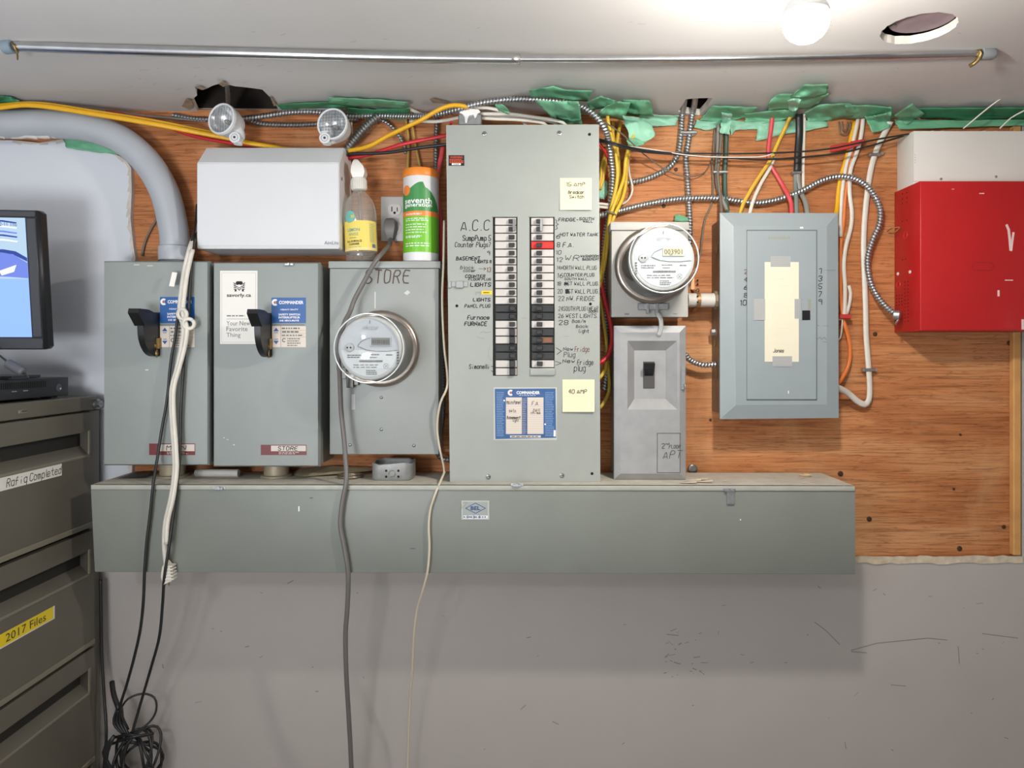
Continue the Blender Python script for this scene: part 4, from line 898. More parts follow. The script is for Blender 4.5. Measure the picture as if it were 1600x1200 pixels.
# ================================================================ red cabinet and white cabinet at far right
D = .118
rb = thing('fire_alarm_cabinet', base(1540, 517, .06), 'large red steel cabinet below the white one at far right', 'cabinet')
xr_ = P(1700, 0, D).x; A = P(1437, 517, D); B = P(1437, 283, D); xl_ = P(1397, 300, 0).x
mb = MB(); mb.hexa([(A.x, -D, A.z), (xr_, -D, A.z), (xr_, -D, B.z), (A.x, -D, B.z)], [(xl_, -.001, A.z), (xr_, -.001, A.z), (xr_, -.001, B.z), (xl_, -.001, B.z)], .0015, 2); mb.build('cabinet_body', red_enamel, rb, auto=40)
mb = MB(); mb.hexa([(A.x+.001, -D-.002, A.z+.001), (xr_, -D-.002, A.z+.001), (xr_, -D-.002, B.z-.001), (A.x+.001, -D-.002, B.z-.001)], [(A.x, -D+.003, A.z), (xr_, -D+.003, A.z), (xr_, -D+.003, B.z), (A.x, -D+.003, B.z)], .0012, 2); mb.build('door', red_enamel, rb, auto=40); dr = rb.children[-1]
fr = PX(D+.0023); mb = MB(); pill = [(1525.5+6.3*math.cos(math.radians(a)), 416.5+6.3*math.sin(math.radians(a))) for a in range(90, 271, 20)]+[(1546.5+6.3*math.cos(math.radians(a)), 416.5+6.3*math.sin(math.radians(a))) for a in range(-90, 91, 20)]
ribbon(mb, fr, pill+[pill[0]], .8); mb.build('knockout_slot', mat('red_groove', '8e1517', .5), dr)
mb = MB(); ribbon(mb, fr, [(1573, 352), (1576, 359), (1577.5, 372), (1579, 390)], 4); ribbon(mb, fr, [(1583.5, 364), (1581.5, 378), (1580, 391)], 3.5); mb.rect(fr, 1558.5, 463, 1562, 453.5); mb.rect(fr, 1530, 303, 1538, 301.5); mb.rect(fr, 1487, 296, 1491, 295); mb.rect(fr, 1570, 438.5, 1583, 437); mb.rect(fr, 1596, 515, 1600, 499); mb.build('chalk_marks', mat('chalk', 'e0c4bf', .8), dr)
side = Fr((xl_, 0, 0), ((A.x-xl_)/D, -1, 0), (0, 0, 1), (-1, -(A.x-xl_)/D, 0)); side.N.normalize()
def sidepx(px, py):                                            # photo pixel -> (u, v) on the cabinet's slanted left side
    lo, hi = 0.0, D
    for _ in range(40):
        m_ = (lo+hi)/2; x = xl_+(A.x-xl_)*m_/D; q = CX+x*F/(ZW-m_)
        if q < px: lo = m_
        else: hi = m_
    return m_, CAMZ-(py-CY)*(ZW-m_)/F
mb = MB(); hl = [(1410, 303), (1417, 301), (1410, 311), (1417, 309), (1410, 318), (1417, 316), (1410, 346), (1417, 344), (1410, 406), (1415, 405)]
for r_ in range(12): hl += [(1414, 441+r_*5.6), (1419, 440+r_*5.6)]
for r_ in range(4): hl += [(1401, 462+r_*5), (1405, 461.5+r_*5), (1409, 461+r_*5)]
for x, y in hl: u, v = sidepx(x, y); mb.lathe([(.0017, 0), (.0017, .0005)], side.pt(u, v), side.N, 6)
mb.build('vent_holes', dark_hole, rb)
mb = MB()
for x, y in ((1415, 367), (1404, 445)): u, v = sidepx(x, y); mb.torus(side.pt(u, v, .0003), side.N, .0085, .0008, 20, 5)
mb.build('knockout_ring', mat('red_light_ring', 'c93a36', .5), rb)
for x, y in ((1403, 428), (1422, 425)):
    mb = MB(); u, v = sidepx(x, y); mb.lathe([(.0045, 0), (.0035, .002)], side.pt(u, v), side.N, 10); mb.build('rivet', cream_white, rb)
D = .08
wbx = thing('white_cabinet', base(1520, 284, .04), 'white steel cabinet mounted just above the red cabinet', 'cabinet')
A = P(1427, 284, D); B = P(1427, 204.5, D); xl2 = P(1401, 300, 0).x; xr_ = P(1690, 0, D).x
mb = MB(); mb.hexa([(A.x, -D, A.z-.012), (xr_, -D, A.z-.012), (xr_, -D, B.z), (A.x, -D, B.z)], [(xl2, -.001, A.z-.012), (xr_, -.001, A.z-.012), (xr_, -.001, B.z), (xl2, -.001, B.z)], .0015, 2)
mb.build('cabinet_body', cream_white, wbx, auto=40)
mb = MB(); mb.box(A.x+.0, xr_, -D-.0025, -D+.002, A.z+.0005, B.z-.001, .001, 2); mb.build('front_cover', cream_white, wbx, auto=40)
for x, y in ((1470, 279.5), (1556, 276)):
    mb = MB(); screwhead(mb, x, y, D+.0025, .003); mb.build('screw', screw_m, wbx, smooth=True)
mb = MB(); 
for y in (242, 246, 250, 254): mb.rect(PX(D+.003), 1421.2+8, y+.6, 1422.6+8, y-.6)
mb.build('vent_dots', mat('dot_grey', 'a39f99', .7), wbx)
for x in (1456, 1471, 1536, 1554):
    mb = MB(); p = P(x, 203, D*.6); p.z = B.z-.001; mb.lathe([(.008, 0), (.008, .006), (.006, .010), (.003, .011)], p, (0, 0, 1), 14); mb.build('cable_bushing', white_c, wbx, smooth=True)
# staple next to the red cabinet
mb = MB(); mb.tube([P(1386, 362, .012), P(1393, 357, .03), P(1404, 355, .04), P(1405, 357, .04), P(1396, 364, .035), P(1390, 364, .02)], .0013, 6, .004); o = mb.build('bent_staple', mat('rust_wire', '8a7a4a', .5, metal=.6), smooth=True); tag(o, 'bent wire staple against the left edge of the red cabinet', 'staple')
# ================================================================ emergency light unit
D = .122
el = thing('emergency_light', base(420, 390, .06), 'white emergency light unit with two round lamp heads at upper left', 'emergency light')
A, B = P(307.5, 388.5, D), P(530, 254.5, D); T0, T1 = P(320, 231, .07), P(539.5, 233, .07)
sec = [(-D, A.z), (-D, B.z), (-.072, T0.z), (-.001, T0.z), (-.001, A.z)]
mb = MB(); mb.loft([[(A.x, y, z) for y, z in sec], [(B.x, y, z) for y, z in sec]]); 
bm_ = bmesh.new(); vs = [bm_.verts.new(v) for v in mb.v]
for f in mb.f: bm_.faces.new([vs[i] for i in f])
bmesh.ops.recalc_face_normals(bm_, faces=bm_.faces); bmesh.ops.bevel(bm_, geom=list(bm_.edges), offset=.002, segments=2, affect='EDGES')
mb = MB().frombm(bm_); mb.build('housing', white_enamel, el, auto=40)
mb = MB(); mb.rect(PX(D+.0006), 309, 384.6, 529, 384); mb.build('cover_seam', mat('seam', 'b4b4b6', .6), el)
mb = MB(); ptext(mb, PX(D+.0004), 'AimLite', 507, 376.4, 529, 382.2, 0); mb.build('brand_lettering', ink_grey, el)
mb = MB(); mb.cyl((B.x-.0005, -.10, P(0, 276, D).z), (1, 0, 0), .004, .002, 12); mb.build('side_screw', screw_m, el)
for (cx, cy, d, ax, kx, ky) in ((346, 185.5, .125, (-.33, -1, .10), 372, 220), (519, 193.5, .115, (-.16, -1, .06), 511, 221)):
    c = P(cx, cy, d); a = Vector(ax).normalized(); r = .0375
    mb = MB(); mb.lathe([(r*.99, .0), (r*1.03, -.002), (r*1.03, -.007), (r*.98, -.010), (r*.92, -.03), (r*.72, -.05), (r*.4, -.062)], c, a, 36, False, True); hd = mb.build('lamp_head', white_enamel, el, auto=50)
    mb = MB(); mb.torus(c, a, r*.965, .0026, 36, 8); mb.build('bezel', white_enamel, hd, smooth=True)
    mb = MB(); mb.lathe([(r*.93, -.002), (r*.80, -.014), (r*.5, -.026), (r*.2, -.031), (.001, -.0315)], c, a, 32, False, False); mb.build('reflector', mat('lamp_reflector', 'd4d4d6', .30, metal=.55, var=.25, scale=160), hd, smooth=True)
    mb = MB(); mb.lathe([(.005, -.03), (.006, -.018), (.003, -.012)], c, a, 12); mb.build('halogen_bulb', mat('halogen', 'b8b4ac', .2, metal=.4), hd, smooth=True)
    mb = MB(); mb.lathe([(r*.94, -.001), (r*.6, .002), (.002, .0035)], c, a, 32, False, True); 
    mb.build('lens', glass, hd, smooth=True)
    mb = MB(); u = a.orthogonal().normalized()
    zax = Vector((0, 0, 1))-a*a.z; zax.normalize(); xax = a.cross(zax)
    for k in range(-4, 5):
        h_ = math.sqrt(max(0, (r*.9)**2-(k*r*.2)**2)); n_ = 4
        for dirn, (e1, e2) in enumerate(((xax, zax), (zax, xax))):
            if dirn and kx == 372: continue
            p0 = c+e1*(k*r*.2)-e2*h_; p1 = c+e1*(k*r*.2)+e2*h_; mb.tube([p0+a*.0005, c+e1*(k*r*.2)+a*.003, p1+a*.0005], .0005, 4, .02)
    mb.build('lens_ribs', clear('rib_glass', 'dcdde0', .25, .1), hd)
    kb = P(kx, ky, .10); 
    mb = MB(); zt_ = T0.z
    mb.lathe([(.010, 0), (.010, .012), (.0155, .016), (.0165, .026), (.012, .040)], (kb.x, kb.y, zt_-.001), (0, 0, 1), 20)
    mb.cyl((kb.x, kb.y-.016, kb.z+.002), (0, -1, 0), .0135, .006, 20, .001); mb.tube([(kb.x, kb.y, kb.z+.004), c-a*.05+Vector((0, 0, -.012)), c-a*.045], .013, 10, .01); kn = mb.build('lamp_knuckle', white_enamel, el, auto=40)
    mb = MB(); mb.cyl((kb.x, kb.y-.022, kb.z+.002), (0, -1, 0), .003, .001, 10); mb.torus((kb.x, kb.y-.0222, kb.z+.002), (0, 1, 0), .008, .0004, 18, 4); mb.build('knuckle_screw', ink_dk, kn)
# ================================================================ outlet with plug, bottle, wipes
D = .007
ol = thing('wall_outlet', base(617, 377, .0), 'light grey duplex outlet plate on the plywood behind the wipes canister', 'outlet')
mb = MB(); mb.pbox(595, 307, 638.5, 377, .0005, D, .002, 2); mb.build('cover_plate', mat('outlet_plate', 'c4c2c0', .45), ol, auto=40)
for cy in (327.5, 357):
    mb = MB(); pts = [(616.5+10.5*math.cos(a*PI/12), cy+max(-8.5, min(8.5, 10.5*math.sin(a*PI/12)))) for a in range(24)]; mb.prism(PX(D), pts, -.001, .0022)
    rc = mb.build('receptacle', mat('outlet_face', 'cdc9c4', .4), ol); mb = MB(); f2 = PX(D+.0024)
    mb.rect(f2, 611.4, cy+3, 613, cy-4.5); mb.rect(f2, 620, cy+3, 621.4, cy-3.5); mb.flat(f2, [(616.5+2*math.cos(a*PI/6), cy+5+2*math.sin(a*PI/6)) for a in range(12)]); mb.build('slots', dark_hole, rc)
ec = thing('extension_cord', base(545, 1195, .05), 'thick grey cord plugged into the outlet and hanging down past the STORE meter', 'cord')
mb = MB(); c = P(611, 352, .012)
sec = lambda z0, w, d0, d1: [(c.x-w, -d0, z0), (c.x+w, -d0, z0), (c.x+w*.8, -d1, z0), (c.x-w*.8, -d1, z0)]
z = lambda py, d=.03: P(0, py, d).z
mb.loft([sec(z(341), .010, .010, .030), sec(z(345), .016, .010, .036), sec(z(354), .017, .010, .038), sec(z(363), .014, .010, .035), sec(z(371), .010, .012, .030), sec(z(374), .0085, .014, .028)]); 
mb.build('plug', cordgrey, ec, auto=50)
def cable(name, m, r, pts, label=None, cat='cable', group=None, flatr=1.0, ridge=0, n=8, parent=None, step=.010, pitch=.0055):
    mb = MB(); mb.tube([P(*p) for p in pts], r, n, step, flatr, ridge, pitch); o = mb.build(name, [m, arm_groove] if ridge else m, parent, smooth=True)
    if label: tag(o, label, cat, group)
    return o
cable('cord', cordgrey, .0055, [(611, 372, .022), (608, 383, .05), (598, 395, .12), (585, 411, .145), (568, 442, .15), (554, 468, .15), (547, 487, .16), (538, 505, .19), (531, 530, .20), (529, 560, .195), (531, 590, .18), (533, 640, .165), (537, 680, .165), (540, 720, .18), (541, 752, .199), (535, 785, .201), (532, 820, .201), (538, 855, .201), (544, 895, .199), (543, 945, .185), (540, 990, .17), (541, 1050, .15), (545, 1120, .12), (549, 1200, .09), (552, 1300, .06)], parent=ec, n=10)
D0 = .065
ztop = P(0, 408, .119).z
bot = thing('spray_bottle', (P(566, 408, .07).x, -.070, ztop), 'clear spray bottle with yellow lemon cleaner label beside the white emergency light', 'bottle')
bm0 = Vector((P(566, 408, .075).x, -.075, ztop+.001)); ax = Vector((-.042, -.0, 1)).normalized(); k = .955
def bh(py): return (P(0, py, .09).z-ztop)
mb = MB(); prof = [(.030, .004), (.034, 0), (.039, .003), (.0395, .02), (.0395, .085), (.0385, .102), (.033, .118), (.022, .130), (.0155, .137), (.0145, .146)]
prof = [(r*1.0, h*1.28) for r, h in prof]
mb.lathe(prof, bm0, ax, 32, True, False); bb = mb.build('bottle_body', pet, bot, smooth=True)
mb = MB(); mb.lathe([(.0375, .022), (.0375, .0225), (.0, .023)], bm0, ax, 28, True, False); mb.build('liquid', clear('pale_liquid', 'cfc9a8', .1, .05), bb, smooth=True)
mb = MB(); a_, w_ = ax.orthogonal().normalized(), None; w_ = ax.cross(a_)
lt, lb = .098, .026
xdir = Vector((1, 0, 0))-ax*ax.x; xdir.normalize(); ydir = ax.cross(xdir)       # ydir points away from the camera
class Cyl:                                                    # wrapped label: u = angle-arc in metres from the camera side, v = height
    def __init__(s, O, ax, R): s.O, s.R = Vector(O), R; s.a = Vector(ax).normalized(); s.x = (Vector((1, 0, 0))-s.a*s.a.x).normalized(); s.y = s.a.cross(s.x)
    def pt(s, u, v, n=0):
        t = u/s.R; return s.O+s.a*v+(s.x*math.sin(t)-s.y*math.cos(t))*(s.R+n)
def wrap(mb, fr, u0, u1, v0, v1, n=0, seg=16):
    vs = []; 
    for i in range(seg+1): u = u0+(u1-u0)*i/seg; vs += [fr.pt(u, v0, n), fr.pt(u, v1, n)]
    mb.add(vs, [(2*i, 2*i+2, 2*i+3, 2*i+1) for i in range(seg)])
cf = Cyl(bm0, ax, .0397)
mb = MB(); wrap(mb, cf, -.052, .056, lb, lt); mb.mi(1)
ptext(mb, cf, 'LEMON', -.026, .080, .006, .072, .02, .0004); ptext(mb, cf, 'ANISE', -.024, .069, .003, .062, 0, .0004); mb.mi(2); bars(mb, cf, -.022, .058, .002, .055, 1, .4, .0004)
ptext(mb, cf, 'ALL-SURFACE', -.030, .051, .010, .046, .03, .0004); ptext(mb, cf, 'CLEANER', -.024, .044, .004, .039, .03, .0004); mb.mi(1); bars(mb, cf, -.024, .036, .018, .033, 1, .4, .0004); wrap(mb.mi(3), cf, -.05, .054, lb+.001, lb+.007, .0003); mb.mi(1); bars(mb, cf, .030, .092, .045, .045, 12, .35, .0004); mb.mi(4); mb.rect(cf, .036, .033, .047, .042, .0004)
mb.build('label', [mat('lemon_yellow', 'e8cf62', .5), mat('label_teal', '5f9d98', .5), ink_dk, mat('label_pale', 'e9d58c', .5), mat('label_blue_patch', '5d7896', .5)], bot)
mb = MB(); disc(mb, cf, -.018, .108, .0145, .0008); bars(mb.mi(1), cf, -.014, .112, -.004, .104, 1, .8, .0014); mb.build('round_emblem', [mat('emblem_teal', '6fb3a6', .5), mat('emblem_yellow', 'd9c65a', .5)], bot)
top = bm0+ax*(.146*1.28)
mb = MB(); mb.lathe([(.016, -.008), (.0185, -.006), (.0185, .018), (.0165, .022)], top, ax, 24)
for k in range(24):
    a = k*PI/12; mb.tube([top+(xdir*math.cos(a)+ydir*math.sin(a))*.0187+ax*-.004, top+(xdir*math.cos(a)+ydir*math.sin(a))*.0187+ax*.016], .0008, 4, 1)
hd_m = clear('milky_plastic', 'dedbd2', .3, .25)
milky = mat('milky_cap', 'd8d5cd', .35); mb.build('collar', milky, bot, auto=40)
mb = MB(); q = lambda h, x0, x1, y0, y1: [top+ax*h+xdir*x+ydir*y for x, y in ((x0, y0), (x1, y0), (x1, y1), (x0, y1))]
bm_ = bmesh.new()
lp_ = [q(.022, -.012, .014, -.014, .014), q(.034, -.015, .019, -.018, .016), q(.048, -.013, .016, -.020, .015), q(.060, -.009, .006, -.017, .010), q(.066, -.007, .002, -.012, .006)]
mb.loft(lp_); mb.build('spray_head', milky, bot, auto=60)
mb = MB(); mb.tube([top+ax*.01, bm0+ax*.10, bm0+ax*.008], .003, 6, .02); mb.build('dip_tube', clear('tube_plastic', 'd5d5d0', .3, .2), bot, smooth=True)
cn = thing('wipes_canister', (P(658, 409, .07).x, -.07, ztop), 'white wipes canister with orange lid and green label, on the STORE box', 'canister')
R = .0435; O = Vector((P(658, 408, .07).x, -.072, ztop+.001)); cx_ = Vector((0, 0, 1)); H = .228
mb = MB(); mb.lathe([(R-.004, 0), (R-.001, .002), (R, .006), (R, H-.022), (R-.001, H-.02)], O, cx_, 40); mb.build('canister_body', mat('canister_white', 'dcdcdc', .35), cn, auto=40)
mb = MB(); mb.lathe([(R+.0006, H-.021), (R+.0016, H-.018), (R+.0016, H-.006), (R-.001, H-.001), (R-.006, H), (R-.010, H-.002), (.012, H-.002), (.010, H+.001)], O, cx_, 40); mb.build('lid', mat('lid_orange', 'e8872f', .4), cn, auto=40)
cf = Cyl(O, cx_, R+.0003); mb = MB()
fl = lambda py: (548-0)*0+ (H*(408-py)/(408-266))
wrap(mb, cf, -.066, .066, .022, .113); wrap(mb.mi(1), cf, -.066, .066, .113, .121, .0001)
mb.mi(2)                                                       # dark green leaf field
def field(mb, cf, top_f, v0, u0, u1, n, seg=22):
    vs = []
    for i in range(seg+1): u = u0+(u1-u0)*i/seg; vs += [cf.pt(u, v0, n), cf.pt(u, top_f(u), n)]
    mb.add(vs, [(2*i, 2*i+2, 2*i+3, 2*i+1) for i in range(seg)])
field(mb, cf, lambda u: .121+(.058+.012*math.cos((u-.008)*60) if u < .014 else max(.004, .058*(1-((u-.014)/.05)**1.6))), .121, -.06, .06, .0002)
wrap(mb.mi(1), cf, -.066, .066, .109, .116, .0003)
disc(mb, cf, -.034, .172, .0125, .0006)
mb.mi(3); ptext(mb, cf, 'seventh', -.039, .153, .034, .139, .02, .0006); ptext(mb, cf, 'generation', -.039, .140, .034, .128, .02, .0006)
bars(mb, cf, -.036, .116, .012, .111, 2, .5, .0006); bars(mb, cf, -.036, .105, .030, .096, 2, .4, .0006); bars(mb, cf, -.036, .092, .02, .066, 4, .3, .0006); bars(mb, cf, -.036, .062, .012, .056, 2, .6, .0006); bars(mb, cf, -.036, .046, .03, .034, 2, .35, .0006)
mb.build('label', [mat('lime_green', '6fba2c', .4), mat('label_orange', 'ea8438', .4), mat('leaf_green', '3f8a48', .4, var=.1, scale=30), white_ink], cn)
# ================================================================ grey PVC conduit bend at upper left
pc = thing('pvc_conduit', base(271, 406, .06), 'fat grey conduit sweeping from the left and bending down into the switch box', 'conduit')
mb = MB(); mb.tube([P(-120, 194, .058), P(0, 194, .058), P(80, 194, .058), P(140, 200, .058), P(190, 219, .06), P(230, 254, .062), (P(257, 300, .062)), P(270, 350, .062), P(274, 385, .062), P(274, 410, .062)], .0345, 24, .012); mb.build('pipe', pvc, pc, smooth=True)
mb = MB(); p = P(274, 408, .062); mb.lathe([(.0385, 0), (.0385, .034), (.0355, .037)], p, (0, 0, 1), 32); mb.build('coupling', pvc, pc, auto=40)
mb = MB(); random.seed(11)
x = -40
while x < 190:
    l = random.uniform(18, 60); y = lambda q: 213.5+max(0, (q-140)*.42)+random.uniform(-1.2, 1.2)
    pts = [P(q, y(q), .052+random.uniform(0, .012)) for q in (x, x+l*.3, x+l*.6, x+l)]
    mb.tube(pts, random.uniform(.003, .0065), 7, .008, 1.0); x += l*.7
mb.build('plaster_smears', mat('plaster_bead', 'cdc8c2', .9, var=.2, scale=60, bump=.6, bscale=120), pc, smooth=True, kind='stuff')
# ================================================================ ceiling rod and bulb
RD = .40
rod = thing('hanging_rod', base(815, 93, RD), 'thin chrome rod hung just below the ceiling across the whole width', 'rod')
def rp(px, py): return P(px, py, RD)
mb = MB(); mb.tube([rp(18, 72), rp(170, 77.5), rp(400, 84), rp(600, 89), rp(813, 92.5)], S(8.5, RD)*.92, 16, .02); mb.build('outer_tube', chrome, rod, smooth=True)
mb = MB(); mb.tube([rp(800, 92.5), rp(1000, 92.2), rp(1250, 89.5), rp(1536, 84)], S(5.4, RD), 14, .02); mb.build('inner_tube', chrome, rod, smooth=True)
mb = MB(); a = rp(1533, 84); mb.lathe([(.012, 0), (.012, .022), (.008, .028)], a, (1, 0, 0), 16); mb.build('end_cap', mat('grey_rubber_cap', '8a8f92', .5), rod, auto=40)
mb = MB(); a = rp(22, 72); mb.lathe([(.014, 0), (.014, .022), (.009, .026)], a, (-1, .2, 0), 16); mb.build('end_cap', mat('blue_grey_cap', '7d8b96', .5), rod, auto=40)
for px in (1530, 30):
    c = rp(px, 84 if px > 800 else 72); zc_ = ceil_z(c.x)
    mb = MB(); mb.tube([(c.x, c.y+.004, zc_-.001), (c.x-.004, c.y, zc_-.014), (c.x-.004, c.y-.012, c.z), (c.x-.004, c.y, c.z-.014), (c.x-.012, c.y+.012, c.z-.020)], .0045, 6, .006, .4); mb.cyl((c.x, c.y+.004, zc_), (0, 0, -1), .009, .003, 14); mb.build('bracket', brass, rod, smooth=True)
bl = thing('light_bulb', (.424, -(ZW-1.05), CAMZ+.466), 'glowing white bulb hanging from the ceiling at upper right', 'bulb')
bx_, by_ = .424, -(ZW-1.05)
em = bpy.data.materials.new('bulb_glow'); em.use_nodes = True; n_ = em.node_tree.nodes; n_.remove(n_['Principled BSDF']); e_ = n_.new('ShaderNodeEmission'); e_.inputs[0].default_value = (1, .95, .88, 1); e_.inputs[1].default_value = BULB_STRENGTH; em.node_tree.links.new(e_.outputs[0], n_['Material Output'].inputs[0])
mb = MB(); z0 = CAMZ+.466; Rb = .034
mb.lathe([(Rb*math.sin(a), Rb-Rb*math.cos(a)) for a in [math.radians(x) for x in (4, 15, 30, 45, 60, 75, 88, 98)]], (bx_, by_, z0), (0, 0, 1), 24, True, False); mb.build('glass_globe', em, bl, smooth=True)
mb = MB(); mb.lathe([(Rb*math.sin(math.radians(98))*1.01, Rb-Rb*math.cos(math.radians(98))), (.033, .046), (.029, .056), (.022, .066), (.0175, .074)], (bx_, by_, z0), (0, 0, 1), 24); mb.build('bulb_collar', mat('bulb_collar_white', 'e6e6e4', .5), bl, smooth=True)
mb = MB(); mb.lathe([(.0165, .071), (.0165, .10), (.022, .10), (.026, .115), (.048, .135), (.05, ceil_z(bx_)-z0)], (bx_, by_, z0), (0, 0, 1), 24); mb.build('lamp_holder', white_enamel, bl, auto=40)
# ================================================================ filing cabinet at left
XC = -1.065; cx0 = XC-.46; d0_, d1_ = .03, .80; ztc = CAMZ-.102
fc = thing('filing_cabinet', ((XC+cx0)/2, -.4, 0), 'dark taupe steel lateral filing cabinet standing at the left edge, under monitor', 'cabinet')
mb = MB(); mb.box(cx0, XC-.012, -d1_, -d0_, .0, ztc, .002); mb.build('cabinet_body', cab_m, fc, auto=40)
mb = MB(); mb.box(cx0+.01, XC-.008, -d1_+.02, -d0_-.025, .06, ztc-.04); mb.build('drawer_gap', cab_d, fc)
cfr = Fr((XC, 0, 0), (0, 1, 0), (0, 0, 1), (1, 0, 0))          # u = -d, v = z, n = out of the drawer face
U = lambda d: -d
mb = MB(); mb.fbox(cfr, U(d1_), U(d0_+.0), ztc-.034, ztc+.001, -.02, .003, .002); mb.build('top_rail', cab_m, fc, auto=40)
mb = MB(); mb.fbox(cfr, U(d0_+.042), U(d0_), .0, ztc-.034, -.02, -.002, .002); mb.fbox(cfr, U(d1_), U(d1_-.03), .0, ztc-.034, -.02, -.002, .002); mb.build('corner_post', cab_m, fc, auto=40)
mb = MB(); p = cfr.pt(U(.052), CAMZ-.122, .003); mb.lathe([(.013, 0), (.013, .004), (.009, .008), (.009, .012)], p, (1, 0, 0), 18); mb.mi(1).rect(Fr(p, (0, 1, 0), (0, 0, 1), (1, 0, 0)), -.003, -.0006, .003, .0006, .0124); mb.build('lock', [screw_m, dark_hole], fc, auto=40)
mb = MB(); dl = ZW-1.065*F/(CX-33); mb.fbox(cfr, U(dl+.012), U(dl-.012), CAMZ-.1235, CAMZ-.1165, .0025, .0042, .0005); mb.mi(1); mb.rect(cfr, U(dl+.004), CAMZ-.121, U(dl-.011), CAMZ-.1195, .0045); mb.rect(cfr, U(dl+.004), CAMZ-.1185, U(dl-.011), CAMZ-.1175, .0045); mb.build('maker_tag', [cab_e, ink], fc)
zts = [CAMZ-.139, CAMZ-.429, CAMZ-.718, CAMZ-1.006]
drawers = []
for i, zt in enumerate(zts):
    zb_ = zt-.281; u0, u1 = U(d1_-.032), U(d0_+.045); h0, h1 = zt-.047, zt-.102; hu0, hu1 = u0+.10, U(.099)
    T = .012; mb = MB()
    for a in ((u0, h0, u1, zt), (u0, zb_, u1, h1), (u0, h1, hu0, h0), (hu1, h1, u1, h0)): mb.rect(cfr, a[0], a[1], a[2], a[3], T)
    o_ = [(u0, zb_), (u1, zb_), (u1, zt), (u0, zt)]
    for k in range(4): a, b = o_[k], o_[(k+1) % 4]; mb.add([cfr.pt(*a, T), cfr.pt(*b, T), cfr.pt(*b, -.005), cfr.pt(*a, -.005)], [(0, 1, 2, 3)])
    dw_ = mb.build('drawer', cab_m, fc); drawers.append((dw_, zt))
    mb = MB(); dp = -.020                                      # scooped pull: dark top slot and a sloping lower lip
    A0, A1, B0, B1 = (hu0, h0), (hu1, h0), (hu0, h1), (hu1, h1); zm = h0-.022
    mb.add([cfr.pt(*A0, T), cfr.pt(*A1, T), cfr.pt(*A1, dp), cfr.pt(*A0, dp)], [(0, 1, 2, 3)])
    mb.add([cfr.pt(hu0, h0, dp), cfr.pt(hu1, h0, dp), cfr.pt(hu1, zm, dp), cfr.pt(hu0, zm, dp)], [(0, 1, 2, 3)])
    mb.mi(1).add([cfr.pt(hu0, zm, dp), cfr.pt(hu1, zm, dp), cfr.pt(hu1, h1, T), cfr.pt(hu0, h1, T)], [(0, 1, 2, 3)])
    mb.mi(0).add([cfr.pt(hu1, h0, T), cfr.pt(hu1, h1, T), cfr.pt(hu1, zm, dp), cfr.pt(hu1, h0, dp)], [(0, 1, 2, 3)]); mb.add([cfr.pt(hu0, h0, T), cfr.pt(hu0, h1, T), cfr.pt(hu0, zm, dp), cfr.pt(hu0, h0, dp)], [(0, 1, 2, 3)])
    mb.build('recessed_pull', [mat('pull_dark', '4c473f', .5), cab_m], dw_)
    mb = MB(); mb.fbox(cfr, hu1-.001, hu1+.008, h1-.004, h0+.003, T-.001, T+.0022, .001); mb.fbox(cfr, hu0, hu1+.008, h1-.006, h1, T-.001, T+.0022, .001); mb.build('pull_trim', cab_e, dw_)
    mb = MB(); mb.fbox(cfr, u0, u1, zb_, zb_+.012, T-.001, T+.002, .001); mb.build('lower_lip', cab_e, dw_)
# drawer labels
mb = MB(); zc_ = CAMZ-.2615
fr = Fr((XC, 0, 0), (0, 1, 0), (0, .0, 1), (1, 0, 0))
mb.fbox(fr, -.46, -.199, zc_-.0135, zc_+.0135, .012, .0128); hw(mb.mi(1), fr, 'Rafiq Completed', -.372, zc_+.008, -.202, zc_-.008, .0016, .25, .15, .0131); mb.build('paper_label', [paper, ink], drawers[0][0])
mb = MB(); zc_ = CAMZ-.578; mb.fbox(fr, -.50, -.223, zc_-.0155, zc_+.0135, .012, .0126); mb.fbox(fr, -.50, -.230, zc_-.013, zc_+.0135, .0126, .0130); mb.mi(2); 
mb2 = MB(); mb2.fbox(fr, -.50, -.223, zc_-.0155, zc_+.0135, .012, .0126); mb2.mi(1); mb2.fbox(fr, -.50, -.229, zc_-.0128, zc_+.0135, .0124, .0130); ptext(mb2.mi(2), fr, '2017 Files', -.375, zc_+.009, -.2535, zc_-.008, .0, .0133); mb2.build('yellow_label_tape', [paper, mat('tape_yellow', 'ecd21c', .4), ink_dk], drawers[1][0])
# ---------------------------------------------------------------- recorder box and monitor on the cabinet
XD = -1.094
dv = thing('video_recorder', (XD-.12, -.29, ztc), 'black video recorder box lying on the filing cabinet under the monitor', 'recorder')
mb = MB(); mb.box(XD-.25, XD, -.47, -.11, ztc+.006, ztc+.050, .0015); 
for y in (-.44, -.14): mb.box(XD-.04, XD-.015, y-.012, y+.012, ztc+.001, ztc+.008)
mb.build('case', mat('recorder_black', '2b2e33', .4), dv, auto=40)
dfr = Fr((XD, 0, 0), (0, 1, 0), (0, 0, 1), (1, 0, 0)); mb = MB()
for k in range(34): u = -.40+k*.0062; mb.rect(dfr, u, ztc+.029, u+.0036, ztc+.043, .0004)
mb.build('vent_slots', dark_hole, dv)
mb = MB(); p = dfr.pt(-.147, ztc+.025, 0); mb.lathe([(.009, 0), (.0095, .001), (.007, .002), (.005, .0012)], p, (1, 0, 0), 18); mb.mi(1).rect(dfr, -.1445, ztc+.021, -.139, ztc+.025, .0018); mb.build('power_button', [mat('button_dark', '4a4f57', .35), white_ink], dv)
